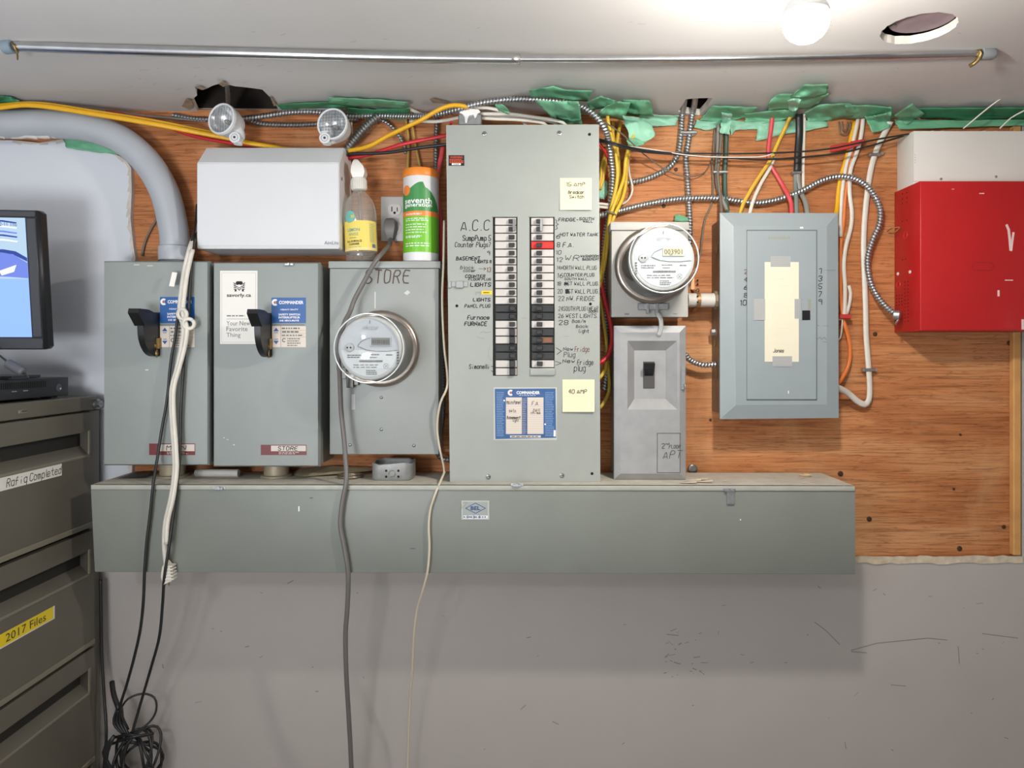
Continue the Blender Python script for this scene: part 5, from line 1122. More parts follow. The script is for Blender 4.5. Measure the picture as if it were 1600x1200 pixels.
mb = MB(); mb.rect(dfr, -.30, ztc+.023, -.285, ztc+.0245, .0005); mb.rect(dfr, -.265, ztc+.023, -.25, ztc+.0245, .0005); mb.build('indicator_marks', mat('pale_mark', 'b9bcc0', .5), dv)
DM = .26
a1, a0 = P(57, 328.5, .285), P(70, 546.5, .255)
tilt = a1-a0
mo = thing('monitor', (a0.x-.24, -.27, ztc+.05), 'flat black monitor showing blue camera footage at the left edge', 'monitor')
Vv = tilt.normalized(); Uu = Vector((1, .10, 0)).normalized(); Nn = Uu.cross(Vv); 
if Nn.y > 0: Nn = -Nn
Vv = Nn.cross(Uu); 
if Vv.z < 0: Vv = -Vv
mf = Fr(a0, Uu, Vv, Nn); Hm = tilt.length; Wm = .50
mf.U = Uu
sh = (a1-a0).dot(Uu)/Hm
mb = MB(); mb.fbox(mf, -Wm, .004, 0, Hm, -.035, 0, .006); mb.build('screen_housing', black_pl, mo, auto=40)
mb = MB(); bz = .017
for q in ((-Wm, .0, Hm-bz, Hm), (-Wm, .0, 0, .028), (-bz-.006, .0, .026, Hm-bz+.002), (-Wm, -Wm+bz, .026, Hm-bz)): mb.fbox(mf, q[0]+.002, q[1]-.002, q[2]+.002, q[3]-.002, -.002, .004, .0015)
mb.build('bezel', mat('bezel_dark', '35373d', .35), mo, auto=40)
def emi(name, col, st):
    m = mat(name, '000000', .3); b = m.node_tree.nodes['Principled BSDF']; b.inputs['Emission Color'].default_value = lin(col); b.inputs['Emission Strength'].default_value = st; return m
su1, sv0, sv1 = -bz-.0075, .028, Hm-bz
mb = MB(); mb.rect(mf, -Wm+bz, sv0, su1, sv1, .0008)
V_ = lambda py: sv0+(sv1-sv0)*(527-py)/(527-340); Ux = lambda px: su1-(46-px)/F*1.55
mb.mi(1).rect(mf, -Wm+bz, V_(435), su1, V_(340), .0012)
mb.mi(2).flat(mf, [(-.3, V_(402)), (Ux(10), V_(393)), (Ux(28), V_(398)), (su1, V_(410)), (su1, V_(434)), (Ux(20), V_(432)), (-.3, V_(428))], .0015)
mb.mi(3).flat(mf, [(-.3, V_(395)), (Ux(12), V_(389)), (Ux(30), V_(392)), (su1, V_(402)), (su1, V_(408)), (Ux(26), V_(397)), (Ux(10), V_(394)), (-.3, V_(400))], .0018)
for k, y in enumerate((344, 352, 360, 366, 373)): mb.mi([3, 4, 2, 3, 4][k]).flat(mf, [(-.3, V_(y-2)), (Ux(14), V_(y)), (Ux(34), V_(y+3)), (Ux(33), V_(y+5)), (Ux(12), V_(y+2.5)), (-.3, V_(y+1))], .0018)
mb.mi(4).flat(mf, [(Ux(4), V_(423)), (Ux(30), V_(413)), (Ux(26), V_(424)), (Ux(8), V_(430))], .002)
ptext(mb.mi(3), mf, '02-11 Thu', Ux(6), V_(347), Ux(34), V_(353), 0, .0022)
mb.build('screen', [emi('screen_blue', '8db4ff', 1.0), emi('screen_pale', 'b4cfe6', .9), emi('screen_violet', '6d84e0', .9), emi('screen_deep', '1f3fa0', .8), emi('screen_white', 'e8f2ff', 1.0)], mo)
mb = MB(); zb_ = ztc+.051; X_ = XD-.0
mb.prism(Fr((0, 0, zb_), (1, 0, 0), (0, 1, 0), (0, 0, 1)), [(X_-.24, -.16), (X_-.24, -.40), (X_-.02, -.36), (X_+.0, -.30), (X_-.02, -.18)], 0, .006); bs = mb.build('stand_base', black_pl, mo)
mb = MB(); mb.box(X_-.22, X_-.17, -.275, -.245, zb_+.005, a0.z+.06, .003); mb.build('stand_neck', black_pl, mo, auto=40)
fb = thing('monitor_cable', P(24, 575, .33), 'thin black cable with ferrite bead below the monitor', 'cable')
cable('cord', black_c, .0022, [(-40, 530, .30), (0, 556, .31), (12, 566, .32), (24, 575, .325), (36, 583, .33), (46, 590, .335), (30, 592, .31), (-10, 593, .30)], parent=fb)
mb = MB(); a, b = P(11, 567, .32), P(37, 582, .33); ax_ = (b-a).normalized(); mb.lathe([(.006, 0), (.0095, .004), (.0095, (b-a).length-.004), (.006, (b-a).length)], a, ax_, 14); mb.build('ferrite_bead', mat('ferrite', '56575c', .5), fb, auto=40)
# ================================================================ bits lying on the trough
zt2 = ZT+.0022
def tp(px, py, lift=0):                                         # point on the trough top seen at a pixel
    s = (CAMZ-zt2)/(py-CY); v = Vector(((px-CX)*s, F*s-ZW, zt2+lift)); v.y = min(v.y, -.012); return v
mb = MB(); a, b = P(306, 736, .085), P(373, 735.5, .085); a.z = b.z = zt2+.0095; mb.lathe([(.009, 0), (.0095, .004), (.0095, (b-a).length)], a, b-a, 16); mb.mi(1).lathe([(.004, -.0004), (.002, -.0004)], a, b-a, 10)
o = mb.build('paper_tube', [mat('white_roll', 'c9c6c2', .7), dark_hole], auto=40); tag(o, 'white paper tube lying on the trough between the two safety switches', 'tube')
jb = thing('junction_box', tp(616, 752), 'octagonal galvanised junction box standing open on the trough', 'junction box')
c = P(616, 749, .10); c.z = zt2; Rj = .049
def octo(r, z):
    out = []
    for sx, sy, a0 in ((1, -1, -90), (1, 1, 0), (-1, 1, 90), (-1, -1, 180)):
        for k in range(4): a = math.radians(a0+30*k); out.append((c.x+sx*r*.62+r*.38*math.cos(a), c.y+sy*r*.42+r*.38*math.sin(a), c.z+z))
    return out
mb = MB(); jag = octo(Rj*1.0, .040); jag = [(x, y, z+random.uniform(-.003, .004)) for x, y, z in jag]; jin = octo(Rj*.95, .039)
mb.loft([octo(Rj*.94, 0), octo(Rj, .004), octo(Rj, .036), jag, jin, octo(Rj*.92, .005)]); mb.build('box_shell', mat('dull_galvanised', '9c9d9c', .5, metal=.45, var=.15, scale=50), jb, auto=40)
fz = min(y for _, y, _ in octo(Rj, 0)); jf = Fr((c.x, fz, c.z), (1, 0, 0), (0, 0, 1), (0, -1, 0)); mb = MB()
for u in (-.012, .017):
    for v in (.010, .024): mb.flat(jf, [(u+.0028*math.cos(a*PI/5), v+.0028*math.sin(a*PI/5)) for a in range(10)], .0006)
mb.build('screw_holes', dark_hole, jb); mb = MB(); mb.torus(jf.pt(.002, .017, .0005), (0, 1, 0), .0075, .0006, 20, 4); mb.build('knockout_ring', screw_m, jb)
mb = MB(); c2 = tp(547, 746); c2.z = zt2+.004; mb.torus(c2, (0, 0, 1), .028, .0035, 32, 8); mb.torus(c2+Vector((.0, 0, .004)), (0, .1, 1), .027, .002, 32, 6); o = mb.build('conduit_ring', mat('tarnished_ring', '9a8d7c', .35, metal=.8), smooth=True); tag(o, 'tarnished metal locknut ring lying on the trough left of the junction box', 'ring')
def sheet(name, pts, m, label, cat, lift=.001):
    mb = MB(); vs = []
    for (x, y, l) in pts: v = tp(x, y, lift+l); vs.append(v)
    mb.add(vs, [tuple(range(len(vs)))]); mb.add([v-Vector((0, 0, .0008)) for v in vs], [tuple(range(len(vs)))[::-1]]); o = mb.build(name, m); tag(o, label, cat); return o
sheet('paper_scrap', [(452, 740, .0), (470, 746, .001), (520, 745, .012), (580, 742, .01), (586, 739, .012), (520, 738, .016), (470, 737.5, .008)], mat('yellowed_paper', 'b7a98a', .9, var=.1, scale=40), 'yellowed paper scrap lying on the trough under the STORE meter box', 'paper')
sheet('dark_plate', [(184, 748, .0), (228, 748, .004), (240, 741, .004), (214, 739, .001)], mat('dark_scrap', '5d5850', .6), 'dark flat metal scrap on the trough under the leftmost switch', 'scrap')
mb = MB(); random.seed(21)
for _ in range(60):
    x = random.uniform(170, 1290); y = random.uniform(742, 756)
    if 700 < x < 940: continue
    if 960 < x < 1070: y = random.uniform(752, 757)
    v = tp(x, y, .0005); s_ = random.uniform(.002, .008); a = random.uniform(0, PI); d_ = Vector((math.cos(a), math.sin(a), 0))*s_; e_ = Vector((-d_.y, d_.x, 0))*random.uniform(.3, .8)
    mb.add([v-d_, v+e_, v+d_, v-e_], [(0, 1, 2, 3)])
for x, y in ((1082, 752), (1100, 753.5), (1075, 755), (1092, 750)):
    v = tp(x, y, .001); mb.add([v+Vector((-.02, 0, 0)), v+Vector((.018, -.006, .002)), v+Vector((.022, .004, .004)), v+Vector((-.012, .01, 0))], [(0, 1, 2, 3)])
o = mb.build('plaster_crumbs', torn, kind='stuff'); tag(o, 'pale plaster crumbs and dust scattered along the trough top', 'debris')
cable('zip_tie', white_c, .0013, [(644, 745.5, .06), (660, 746, .075), (675, 749, .11), (682, 754, .15)], 'thin white wire scrap curving over the trough beside the junction box', 'wire')
mb = MB(); v = tp(1258, 744, .003); mb.torus(v, (0, .1, 1), .014, .0012, 18, 5); mb.torus(v+Vector((.006, .003, .002)), (.2, .1, 1), .010, .001, 18, 5); o = mb.build('wire_curl', mat('pale_wood_curl', 'd9bd8a', .7), smooth=True); tag(o, 'small pale curl of shaving on the right end of the trough', 'scrap')
# ================================================================ cords hanging at left
wc = thing('white_extension_cord', P(262, 890, .2), 'white extension cord looped on itself and hanging over the leftmost switch to its plug', 'cord')
wpts = [(310, 340, .03), (306, 362, .08), (296, 390, .155), (288, 425, .165), (283, 460, .17), (281, 490, .17), (287, 512, .17), (284, 540, .17), (277, 575, .17), (269, 605, .17), (268, 640, .17), (272, 700, .175), (273, 735, .19), (268, 775, .203), (259, 815, .204), (257, 850, .204), (260, 885, .204)]
cable('cord', white_c, .0055, wpts, parent=wc, n=10)
cable('cord', white_c, .0052, [(x+5-2*(y > 560), y, d+.006) for x, y, d in wpts[2:-1]], parent=wc, n=10)
mb = MB(); mb.torus(P(285, 491, .180), (.25, 1, .1), .0115, .0045, 24, 8); mb.torus(P(295, 506, .178), (-.2, 1, .2), .0115, .0045, 24, 8); mb.build('knot_loop', white_c, wc, smooth=True)
mb = MB(); f_ = PX(.204); mb.prism(f_, [(262, 876), (268, 884), (271, 906), (258, 912), (254, 900), (256, 884)], -.008, .008); 
for k in range(5): mb.pbox(255-.3*k, 884+k*5, 269+.4*k, 886.6+k*5, .194, .2135, .0006)
mb.build('plug', white_c, wc)
mb = MB(); mb.tube([P(263, 908, .203), P(264.5, 915, .203)], .0018, 6, .01); mb.tube([P(258, 908, .203), P(259, 914, .203)], .0015, 6, .01); mb.build('plug_prongs', brass, wc)
mb = MB(); mb.hexa([P(264, 447, .176), P(272, 448, .176), P(277, 426, .172), P(269, 425, .172)], [P(264, 447, .1755), P(272, 448, .1755), P(277, 426, .1715), P(269, 425, .1715)]); mb.build('paper_tag', paper, wc)
bc = thing('black_power_cord', P(200, 1190, .08), 'black power cord hanging nearest the filing cabinet, ending in a coiled bundle', 'cord', 'thin black cords hanging at left')
cable('cord', black_c, .0033, [(308, 320, .02), (306, 350, .06), (300, 375, .13), (290, 410, .158), (281, 465, .162), (274, 525, .163), (267, 565, .163), (261, 625, .163), (253, 670, .165), (246, 715, .175), (240, 752, .2), (235, 800, .2), (229, 850, .2), (226, 893, .198), (224, 940, .19), (219, 985, .17), (209, 1030, .15), (198, 1070, .13), (188, 1108, .11), (200, 1140, .10)], parent=bc)
mb = MB(); random.seed(9); 
for k in range(8):
    c = P(212+random.uniform(-8, 10), 1185+random.uniform(-6, 22), .085+random.uniform(-.02, .02)); rx, rz = random.uniform(.035, .062), random.uniform(.05, .085); ph = random.uniform(0, 6); tl = random.uniform(-.5, .5)
    pts = []
    for i in range(15):
        a = ph+i*2*PI/14; u, w_ = rx*math.cos(a), rz*math.sin(a); pts.append(c+Vector((u*math.cos(tl)-w_*math.sin(tl), .016*math.sin(2*a+ph)+.008*math.cos(a+k), u*math.sin(tl)+w_*math.cos(tl))))
    mb.tube(pts, .0033, 7, .012)
mb.tube([P(188, 1108, .10), P(200, 1092, .09), P(222, 1084, .08), (P(241, 1090, .08)), P(244, 1110, .08), P(232, 1130, .085), P(206, 1148, .10)], .0026, 7, .008)
for k in range(4): mb.tube([P(184+k*2, 1105, .1), P(178+k*5, 1130, .10), P(196+k*2, 1150, .1+.004*k)], .0033, 7, .01)
mb.tube([P(180, 1152, .10), P(200, 1148, .125), P(222, 1150, .12), P(236, 1146, .10)], .0034, 7, .008); mb.tube([P(176, 1162, .09), P(205, 1152, .13), P(240, 1146, .10)], .0034, 7, .008)
for k in range(4): mb.tube([P(178, 1150, .12), P(168-k*2, 1175, .12), P(165+k*4, 1210, .11), P(170+k*3, 1250, .10)], .004, 7, .012)
mb.tube([P(186, 1108, .11), P(178, 1085, .09), P(175, 1065, .07)], .006, 7, .01); mb.build('coil', black_c, bc, smooth=True)
bc2 = thing('black_power_cord', P(206, 1148, .08), 'second black power cord from the filing cabinet, hanging right of the white cord', 'cord', 'thin black cords hanging at left')
cable('cord', black_c, .0033, [(312, 325, .02), (309, 355, .06), (303, 380, .135), (299, 415, .160), (296, 465, .164), (293, 515, .166), (288, 560, .164), (284, 620, .163), (282, 665, .165), (281, 715, .175), (277, 755, .201), (271, 805, .206), (264, 855, .213), (257, 900, .214), (254, 945, .19), (249, 995, .17), (237, 1040, .14), (223, 1088, .12), (206, 1147, .115)], parent=bc2)
cable('black_cable', black_c, .0036, [(157, 905, .05), (158, 960, .05), (159, 1020, .05), (163, 1090, .06), (166, 1150, .08), (160, 1230, .08)], 'black cable running down the corner behind the filing cabinet', 'cable')
cable('beige_cord', beige_c, .0028, [(694, 345, .10), (693, 410, .125), (691, 470, .13), (694, 540, .135), (699, 585, .14), (698, 607, .145), (688, 630, .14), (683, 664, .13), (686, 695, .125), (694, 733, .13), (690, 748, .17), (680, 772, .199), (672, 798, .199), (670, 825, .2), (671, 855, .2), (668, 893, .198), (659, 928, .18), (652, 952, .16), (647, 990, .14), (644, 1050, .11), (640, 1110, .08), (637, 1200, .06), (635, 1300, .05)], 'thin beige cord hanging between the STORE meter box and the central panel', 'cord')
# ================================================================ cables on the board
W = .0
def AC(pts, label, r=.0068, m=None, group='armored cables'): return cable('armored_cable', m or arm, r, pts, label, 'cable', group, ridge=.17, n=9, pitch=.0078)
AC([(376, 186, .02), (410, 182, .02), (452, 176, .02), (492, 175, .02), (542, 181, .02), (592, 181, .03), (640, 182, .06), (677, 180, .10), (715, 171, .13), (752, 161, .135), (800, 155.5, .135), (840, 156, .135), (882, 160, .14), (910, 168, .145), (930, 181, .15), (944, 199, .14), (951, 221, .11), (955, 250, .08), (957, 275, .06), (955, 307, .05), (952, 335, .04), (946, 370, .03), (943, 410, .02), (944, 470, .016), (948, 530, .016), (948, 580, .016), (944, 610, .016)], 'armored steel cable arching over the top of the central panel')
AC([(270, 180, .012), (300, 185, .012), (330, 187, .012), (365, 188, .012), (387, 188, .012), (410, 194, .012), (455, 195.5, .012), (492, 194, .012), (520, 190, .012), (560, 186, .012)], 'dull armored cable running level behind the two emergency lamp heads', .006, arm_dk)
cable('grey_cable', greyd_c, .0034, [(190, 176, .012), (225, 181, .012), (260, 184, .012), (290, 186.5, .012), (322, 189, .012)], 'thin dark grey cable at upper left beside the yellow cable', 'cable')
AC([(355, 128, .16), (356, 145, .10), (357, 165, .03), (360, 180, .014)], 'short armored cable coming down from the ragged ceiling hole', .0055, arm_dk)
AC([(590, 182, .03), (578, 192, .035), (565, 205, .04), (552, 220, .045), (540, 236, .05), (528, 250, .05)], 'stout flexible conduit dropping diagonally behind the emergency light', .0105, arm_dk)
AC([(570, 184, .014), (590, 186, .014), (606, 193, .014), (618, 205, .014), (630, 224, .014), (634, 240, .014)], 'thin armored cable curving down above the wipes canister', .0045)
AC([(684, 180, .02), (682, 200, .014), (681, 230, .014), (681, 265, .014), (682, 300, .014), (685, 360, .014), (688, 440, .014), (690, 520, .014), (692, 640, .014), (686, 690, .02), (683, 706, .03), (690, 716, .05), (702, 719, .06)], 'dark armored cable dropping in the gap left of the central panel', .006, arm_dk)
AC([(1071, 148, .10), (1068, 166, .05), (1066, 180, .014), (1064, 207, .011), (1060, 238, .011), (1049, 258, .011), (1030, 271, .011), (1005, 281, .011), (982, 285, .011), (966, 287, .013)], 'armored cable from the square ceiling hole curving left into the yellow cables')
AC([(1087, 148, .10), (1085, 163, .05), (1081, 184, .014), (1076, 220, .011), (1072, 248, .011), (1074, 276, .011), (1076, 312, .011), (1078, 345, .011), (1078, 372, .011), (1077, 410, .011)], 'armored cable from the square ceiling hole running straight down beside the meter')
AC([(936, 337, .05), (952, 333, .045), (971, 328.5, .03), (1010, 319, .022), (1050, 312, .022), (1087, 309.5, .022), (1125, 310, .022), (1150, 313.5, .022), (1180, 317, .022), (1205, 314, .022), (1230, 307, .022), (1255, 297, .024), (1282, 283, .024), (1307, 276, .026), (1330, 277.5, .028), (1350, 287, .028), (1366, 305, .028), (1375, 327, .028), (1374, 350, .028), (1363, 376, .026), (1356, 402, .025), (1357, 427, .025), (1364, 450, .027), (1377, 471, .034), (1392, 486, .048), (1404, 493, .06)], 'long armored cable snaking right across the board to the red cabinet', .007)
AC([(1071, 553, .05), (1076, 560, .045), (1085, 566, .04), (1098, 570, .04), (1108, 570, .04), (1118, 569, .04)], 'short armored cable between the silver disconnect and the blue-grey panel')
mb = MB(); a = P(1404, 493, .06); mb.lathe([(.012, 0), (.0125, .012), (.009, .016)], a+Vector((-.010, .006, .002)), (1, -.45, -.1), 12); mb.cyl(a+Vector((-.004, -.006, -.012)), (-.7, -.5, -.6), .003, .016, 8); o = mb.build('cable_connector', steel, auto=40); tag(o, 'steel cable connector clamp on the red cabinet side', 'connector')
mb = MB(); mb.pbox(1062, 204, 1090, 209, .008, .022, .002); mb.pbox(1066, 206, 1086, 212, .006, .012, .001); o = mb.build('cable_strap', steel); tag(o, 'steel two-hole strap tying the pair of armored cables under the square hole', 'strap')
# top run and left yellow/red
gy = 'yellow cables beside the panel'
cable('yellow_cable', gold_c, .0062, [(-30, 169, .11), (0, 168, .11), (20, 165.5, .11), (42, 164, .11), (80, 167.5, .11), (140, 177, .105), (190, 185, .10), (250, 195.5, .09), (320, 209, .07), (355, 215.5, .055), (392, 224, .04), (430, 230.5, .03), (470, 236, .03), (510, 240, .03)], 'golden yellow cable sagging from the left edge to behind the emergency light', flatr=.6)
cable('yellow_cable', gold_c, .0050, [(-30, 165, .104), (0, 164.5, .104), (42, 161.5, .104), (80, 164, .10), (140, 173.5, .10), (190, 181, .09), (250, 191, .08), (320, 205, .06), (360, 212, .045)], 'second golden cable lying just above the long one at upper left', flatr=.6)
cable('red_cable', red_c, .0045, [(165, 175, .02), (200, 181, .02), (240, 188, .02), (275, 203, .03), (305, 213, .03), (355, 222.5, .03), (405, 230, .025), (440, 234, .02), (500, 243, .02), (545, 248, .03)], 'red cable running beneath the golden cable at upper left')
cable('yellow_cable', gold_c, .0052, [(520, 240, .03), (542, 236, .05), (575, 229, .08), (605, 213, .10), (640, 196, .12), (660, 186.5, .13), (680, 174.5, .14), (695, 167.5, .145), (710, 164.5, .145), (725, 166, .14), (736, 172, .12)], 'bright yellow cable rising from the emergency light to the white-smeared connector', n=10)
cable('red_cable', red_c, .0048, [(530, 246, .03), (552, 245.5, .04), (575, 242, .05), (592, 237, .06), (630, 225, .08), (680, 215, .09), (700, 211, .09), (715, 208, .09)], 'red cable rising behind the black one to the central panel', flatr=.7)
cable('black_cable', black_c, .0042, [(530, 242, .04), (550, 240.5, .05), (605, 238.5, .07), (655, 231, .09), (680, 228, .095), (700, 225.5, .10), (715, 224, .10)], 'black cable running level into the left side of the central panel')
cable('red_cable', pink_c, .006, [(692, 225, .02), (690, 240, .02), (686, 262, .02), (683, 290, .02), (688, 340, .02), (690, 400, .02), (692, 470, .02)], 'red cable hanging down close to the left side of the central panel', flatr=.6)
for i, pts in enumerate([[(634, 170, .012), (635, 195, .012), (638, 215, .012), (638, 240, .012), (637, 268, .012), (637, 300, .012)], [(640, 170, .012), (644, 195, .012), (648, 220, .012), (654, 250, .012), (658, 270, .012), (660, 300, .012)]]):
    cable('yellow_cable', mat('aged_yellow_jacket', 'b3934a', .5), .0035, pts, ['left', 'right'][i]+'hand aged yellow cable of the two behind the wipes canister')
cable('white_wire', white_c, .002, [(549, 190, .012), (551, 210, .012), (554, 230, .014), (555, 250, .016)], 'short white wire hanging between the lamp head and flexible conduit', 'wire')
gw = 'white cables on top of the central panel'
for i, pts in enumerate([[(628, 163, .03), (640, 170, .04), (650, 175, .05), (660, 179, .05), (675, 183, .04)], [(640, 190, .05), (660, 189.5, .06), (680, 190, .07), (700, 187.5, .08), (718, 183.5, .09), (735, 181, .09)], [(734, 172, .10), (742, 169.5, .11), (760, 168.5, .11), (780, 172.5, .11), (800, 179, .10), (815, 186, .09), (822, 198, .08)], [(750, 178, .11), (775, 178, .115), (800, 178.5, .115), (840, 184, .11), (862, 187, .105), (880, 192, .10), (888, 202, .09)], [(752, 184.5, .10), (780, 186, .105), (800, 186.5, .105), (830, 189, .10), (850, 193, .095), (858, 202, .085)], [(752, 181, .09), (790, 182.5, .095), (830, 185.5, .09), (865, 191, .085), (875, 202, .08)]]):
    cable('white_cable', white_c, .0042, pts, ['white cable stub at upper left of the smeared connector', 'white cable entering the smeared connector from the left', 'topmost white cable arching right of the smeared connector', 'long white cable running along the panel top to its right end', 'lower white cable lying along the panel top', 'middle white cable lying along the panel top'][i], group=gw, flatr=.7)
cb = thing('cable_clamp', P(735, 194, .11), 'square cable connector on the panel top smeared with white plaster', 'connector')
mb = MB(); mb.pbox(716, 178, 752, 195.5, .075, .125, .002); mb.build('connector_body', steel, cb)
mb = MB(); mb.prism(PX(.125), [(722, 173), (735, 171.5), (748, 172.5), (751, 176), (746, 179), (744, 185), (742, 186), (740, 180.5), (733, 182), (729, 193), (727.5, 193), (726, 183), (722, 178.5), (718, 178)], 0, .006); mb.build('plaster_smear', mat('white_plaster', 'e3e1e0', .8), cb)
for x in (706, 704): 
    mb = MB(); mb.lathe([(.0035, 0), (.0035, .010), (.002, .013)], P(x, 178 if x == 706 else 194, .10), (.3, -1, .2), 8); o = mb.build('wire_nut', red_c, smooth=True); tag(o, 'small red wire end '+('above' if x == 706 else 'at')+' the top left corner of the central panel', 'wire end')
# black pair + thin white crossing right
cable('black_wire', black_c, .0022, [(930, 216, .09), (945, 219.5, .12), (962, 224, .13), (1000, 233.5, .10), (1050, 239, .075), (1112, 240, .07), (1175, 240, .07), (1250, 237, .07), (1300, 232, .07), (1325, 227, .07), (1375, 217, .07), (1420, 209.5, .06)], 'upper of two black wires crossing the board to the white cabinet', 'wire')
cable('black_wire', black_c, .0024, [(930, 219, .09), (945, 222.5, .12), (962, 227, .13), (1000, 236.5, .10), (1050, 241, .075), (1112, 245, .07), (1200, 249, .07), (1300, 241, .07), (1350, 230.5, .07), (1412, 212.5, .06)], 'lower of two black wires crossing the board to the white cabinet', 'wire')
cable('white_wire', white_c, .0015, [(985, 229, .10), (995, 230, .09), (1037, 236.5, .078), (1075, 242.5, .074), (1125, 245.5, .073), (1187, 245, .073), (1208, 240, .073)], 'thin white wire crossing between the two black wires', 'wire')
cable('brown_wire', brown_c, .0016, [(940, 189, .16), (948, 193, .14), (975, 212, .10), (1005, 240, .06), (1035, 262, .035), (1060, 274, .030), (1080, 276, .028), (1100, 270, .02), (1111, 252, .012), (1117, 225, .012), (1119, 205, .012)], 'thin brown wire drooping in a loop across the two armored cables', 'wire')
cable('brown_wire', brown_c, .0024, [(1117, 200, .012), (1115, 225, .010), (1113, 262, .009), (1114, 287, .009), (1112, 317, .009), (1102, 342, .009), (1097, 371, .009), (1095, 394, .012), (1088, 418, .02), (1080, 438, .04), (1073, 452, .05)], 'thin brown wire hanging down to the bronze strap', 'wire')
# yellow bundle
Y = [[(949, 172, .10), (950, 190, .10), (955, 212, .09), (960, 231, .08), (963, 250, .07), (965, 270, .065), (963, 290, .06), (958, 311, .06), (954, 330, .06), (951, 350, .055), (946, 380, .05), (942, 410, .045), (938, 440, .04)],
 [(992, 196, .04), (988, 217, .05), (981, 236, .05), (977, 255, .05), (976, 272, .05), (971, 290, .055), (964, 308, .06), (957, 326, .065), (952, 345, .06), (949, 380, .055), (946, 405, .05), (941, 430, .04), (937, 450, .04)],
 [(958.5, 190, .02), (957.5, 207, .02), (960, 225, .02), (966, 245, .02), (968, 270, .025), (970, 295, .03), (964, 320, .04), (957, 345, .04), (950, 370, .04), (943, 400, .03)],
 [(970, 190, .02), (966, 210, .02), (964, 228, .02), (966, 260, .02), (969, 290, .03)],
 [(986, 205, .03), (983, 235, .03), (979, 262, .035), (977, 292, .04), (972, 312, .05), (963, 330, .06), (957, 345, .06), (951, 365, .05), (944, 395, .04)],
 [(952, 225, .03), (945, 243, .03), (941, 258, .03), (939, 278, .03), (936, 290, .03)],
 [(955, 232, .035), (948.5, 247, .035), (945, 262, .035), (942, 280, .03), (937, 296, .03)]]
YL = ['yellow cable hanging from the green tape nearest the panel corner', 'yellow cable furthest from the panel at the top of the bundle', 'yellow cable hidden in the middle of the bundle right of the panel', 'short yellow cable under the crumpled green tape', 'yellow cable second from the right in the bundle beside the panel', 'short yellow cable bending left into the panel side', 'yellow cable just right of the short one bending into the panel side']
for p, l in zip(Y, YL): cable('yellow_cable', yellow_c, .0047, p, l, group=gy)
cable('yellow_cable', mat('dim_yellow_jacket', 'c3a53d', .5), .0047, [(938, 462, .03), (943, 502, .03), (947, 530, .03), (948.5, 552, .03), (950, 575, .03), (952, 597, .03), (951, 613, .035), (945, 627, .05), (937, 638, .06)], 'yellow cable bulging out low on the right side of the central panel', group=gy)
cable('yellow_cable', yellow_c, .0047, [(948, 560, .035), (946.5, 575, .045), (942, 584, .055), (936, 592, .06)], 'short yellow cable end just above the low yellow loop', group=gy)
cable('red_cable', red_c, .0060, [(939, 430, .03), (941, 450, .04), (945, 470, .05), (950, 488, .055), (954, 506, .055), (956, 522, .055), (955.5, 538, .055), (951, 553, .06), (945, 562, .065), (936, 568, .07)], 'red cable bowing out beside the silver disconnect')
cable('red_cable', red_c, .0042, [(932, 220, .10), (937, 225, .10), (945, 236, .09), (950, 246, .08), (951, 256, .06)], 'short red cable leaving the top right side of the central panel')
cable('red_cable', mat('dark_red_jacket', '9d2b25', .5), .007, [(945, 256, .012), (944, 290, .012), (944, 330, .012), (943, 370, .012), (942, 400, .012)], 'dark red cable tucked behind the yellow bundle')
for k in (0, 1): cable('white_cable', white_c, .0035, [(928, 318+k*5, .05), (940, 318.5+k*5, .05), (952, 320+k*5, .045), (960, 322+k*5, .03)], ['upper', 'lower'][k]+' short white cable leaving the panel side behind the yellow bundle', flatr=.7)
cable('white_wire', white_c, .0026, [(983, 240, .03), (982, 255, .02), (984, 275, .02), (988, 290, .02), (987, 303, .02), (980, 314, .02), (972, 319, .03)], 'thin white wire curving down right of the yellow bundle', 'wire')
mb = MB(); mb.torus(P(954, 334, .058), (.35, -.0, 1), .0135, .0024, 20, 6); o = mb.build('wire_tie', mat('tie_wire', '8b836e', .5, metal=.4), smooth=True); tag(o, 'wire tie wrapped round the yellow cable bundle', 'tie')
# cables into the blue-grey panel
cable('grey_cable', greyd_c, .0052, [(1123, 195, .02), (1122, 215, .012), (1121, 245, .012), (1120, 270, .012), (1122, 293, .014), (1130, 315, .03), (1141, 338, .05)], 'grey cable entering the top left of the blue-grey panel')
cable('green_cable', green_c, .0062, [(1135, 195, .02), (1135, 215, .012), (1134, 245, .012), (1132.5, 270, .012), (1133, 300, .014), (1135, 318, .03), (1138, 338, .05)], 'dark green cable entering the top left of the blue-grey panel')
cable('brown_cable', brown_c, .0042, [(1128, 195, .026), (1127, 212, .022), (1124, 245, .020), (1121.5, 268, .020), (1123, 290, .022), (1126, 312, .03), (1128, 338, .05)], 'brown cable between the grey and green ones under the tape flap')
mb = MB(); mb.pbox(1114, 266, 1138, 270.5, .004, .023, .002); o = mb.build('cable_strap', steel); tag(o, 'steel strap over the grey and green cables left of the yellow cable', 'strap')
cable('red_cable', pink_c, .0058, [(1207, 180, .02), (1205, 200, .014), (1202, 222, .012), (1201, 242, .012), (1207, 262, .012), (1214, 274, .014), (1222, 288, .014), (1232, 306, .03), (1236, 318, .035), (1237, 338, .05)], 'faded red cable entering the top of the blue-grey panel', flatr=.7)
cable('yellow_cable', mat('ochre_jacket', 'dcae3e', .45), .0062, [(1241, 168, .06), (1237, 178, .04), (1227, 200, .03), (1215, 225, .028), (1204, 250, .026), (1187, 275, .026), (1171, 301, .034), (1161, 320, .042), (1155, 338, .05)], 'ochre cable slanting down left across the red and white ones', flatr=.7)
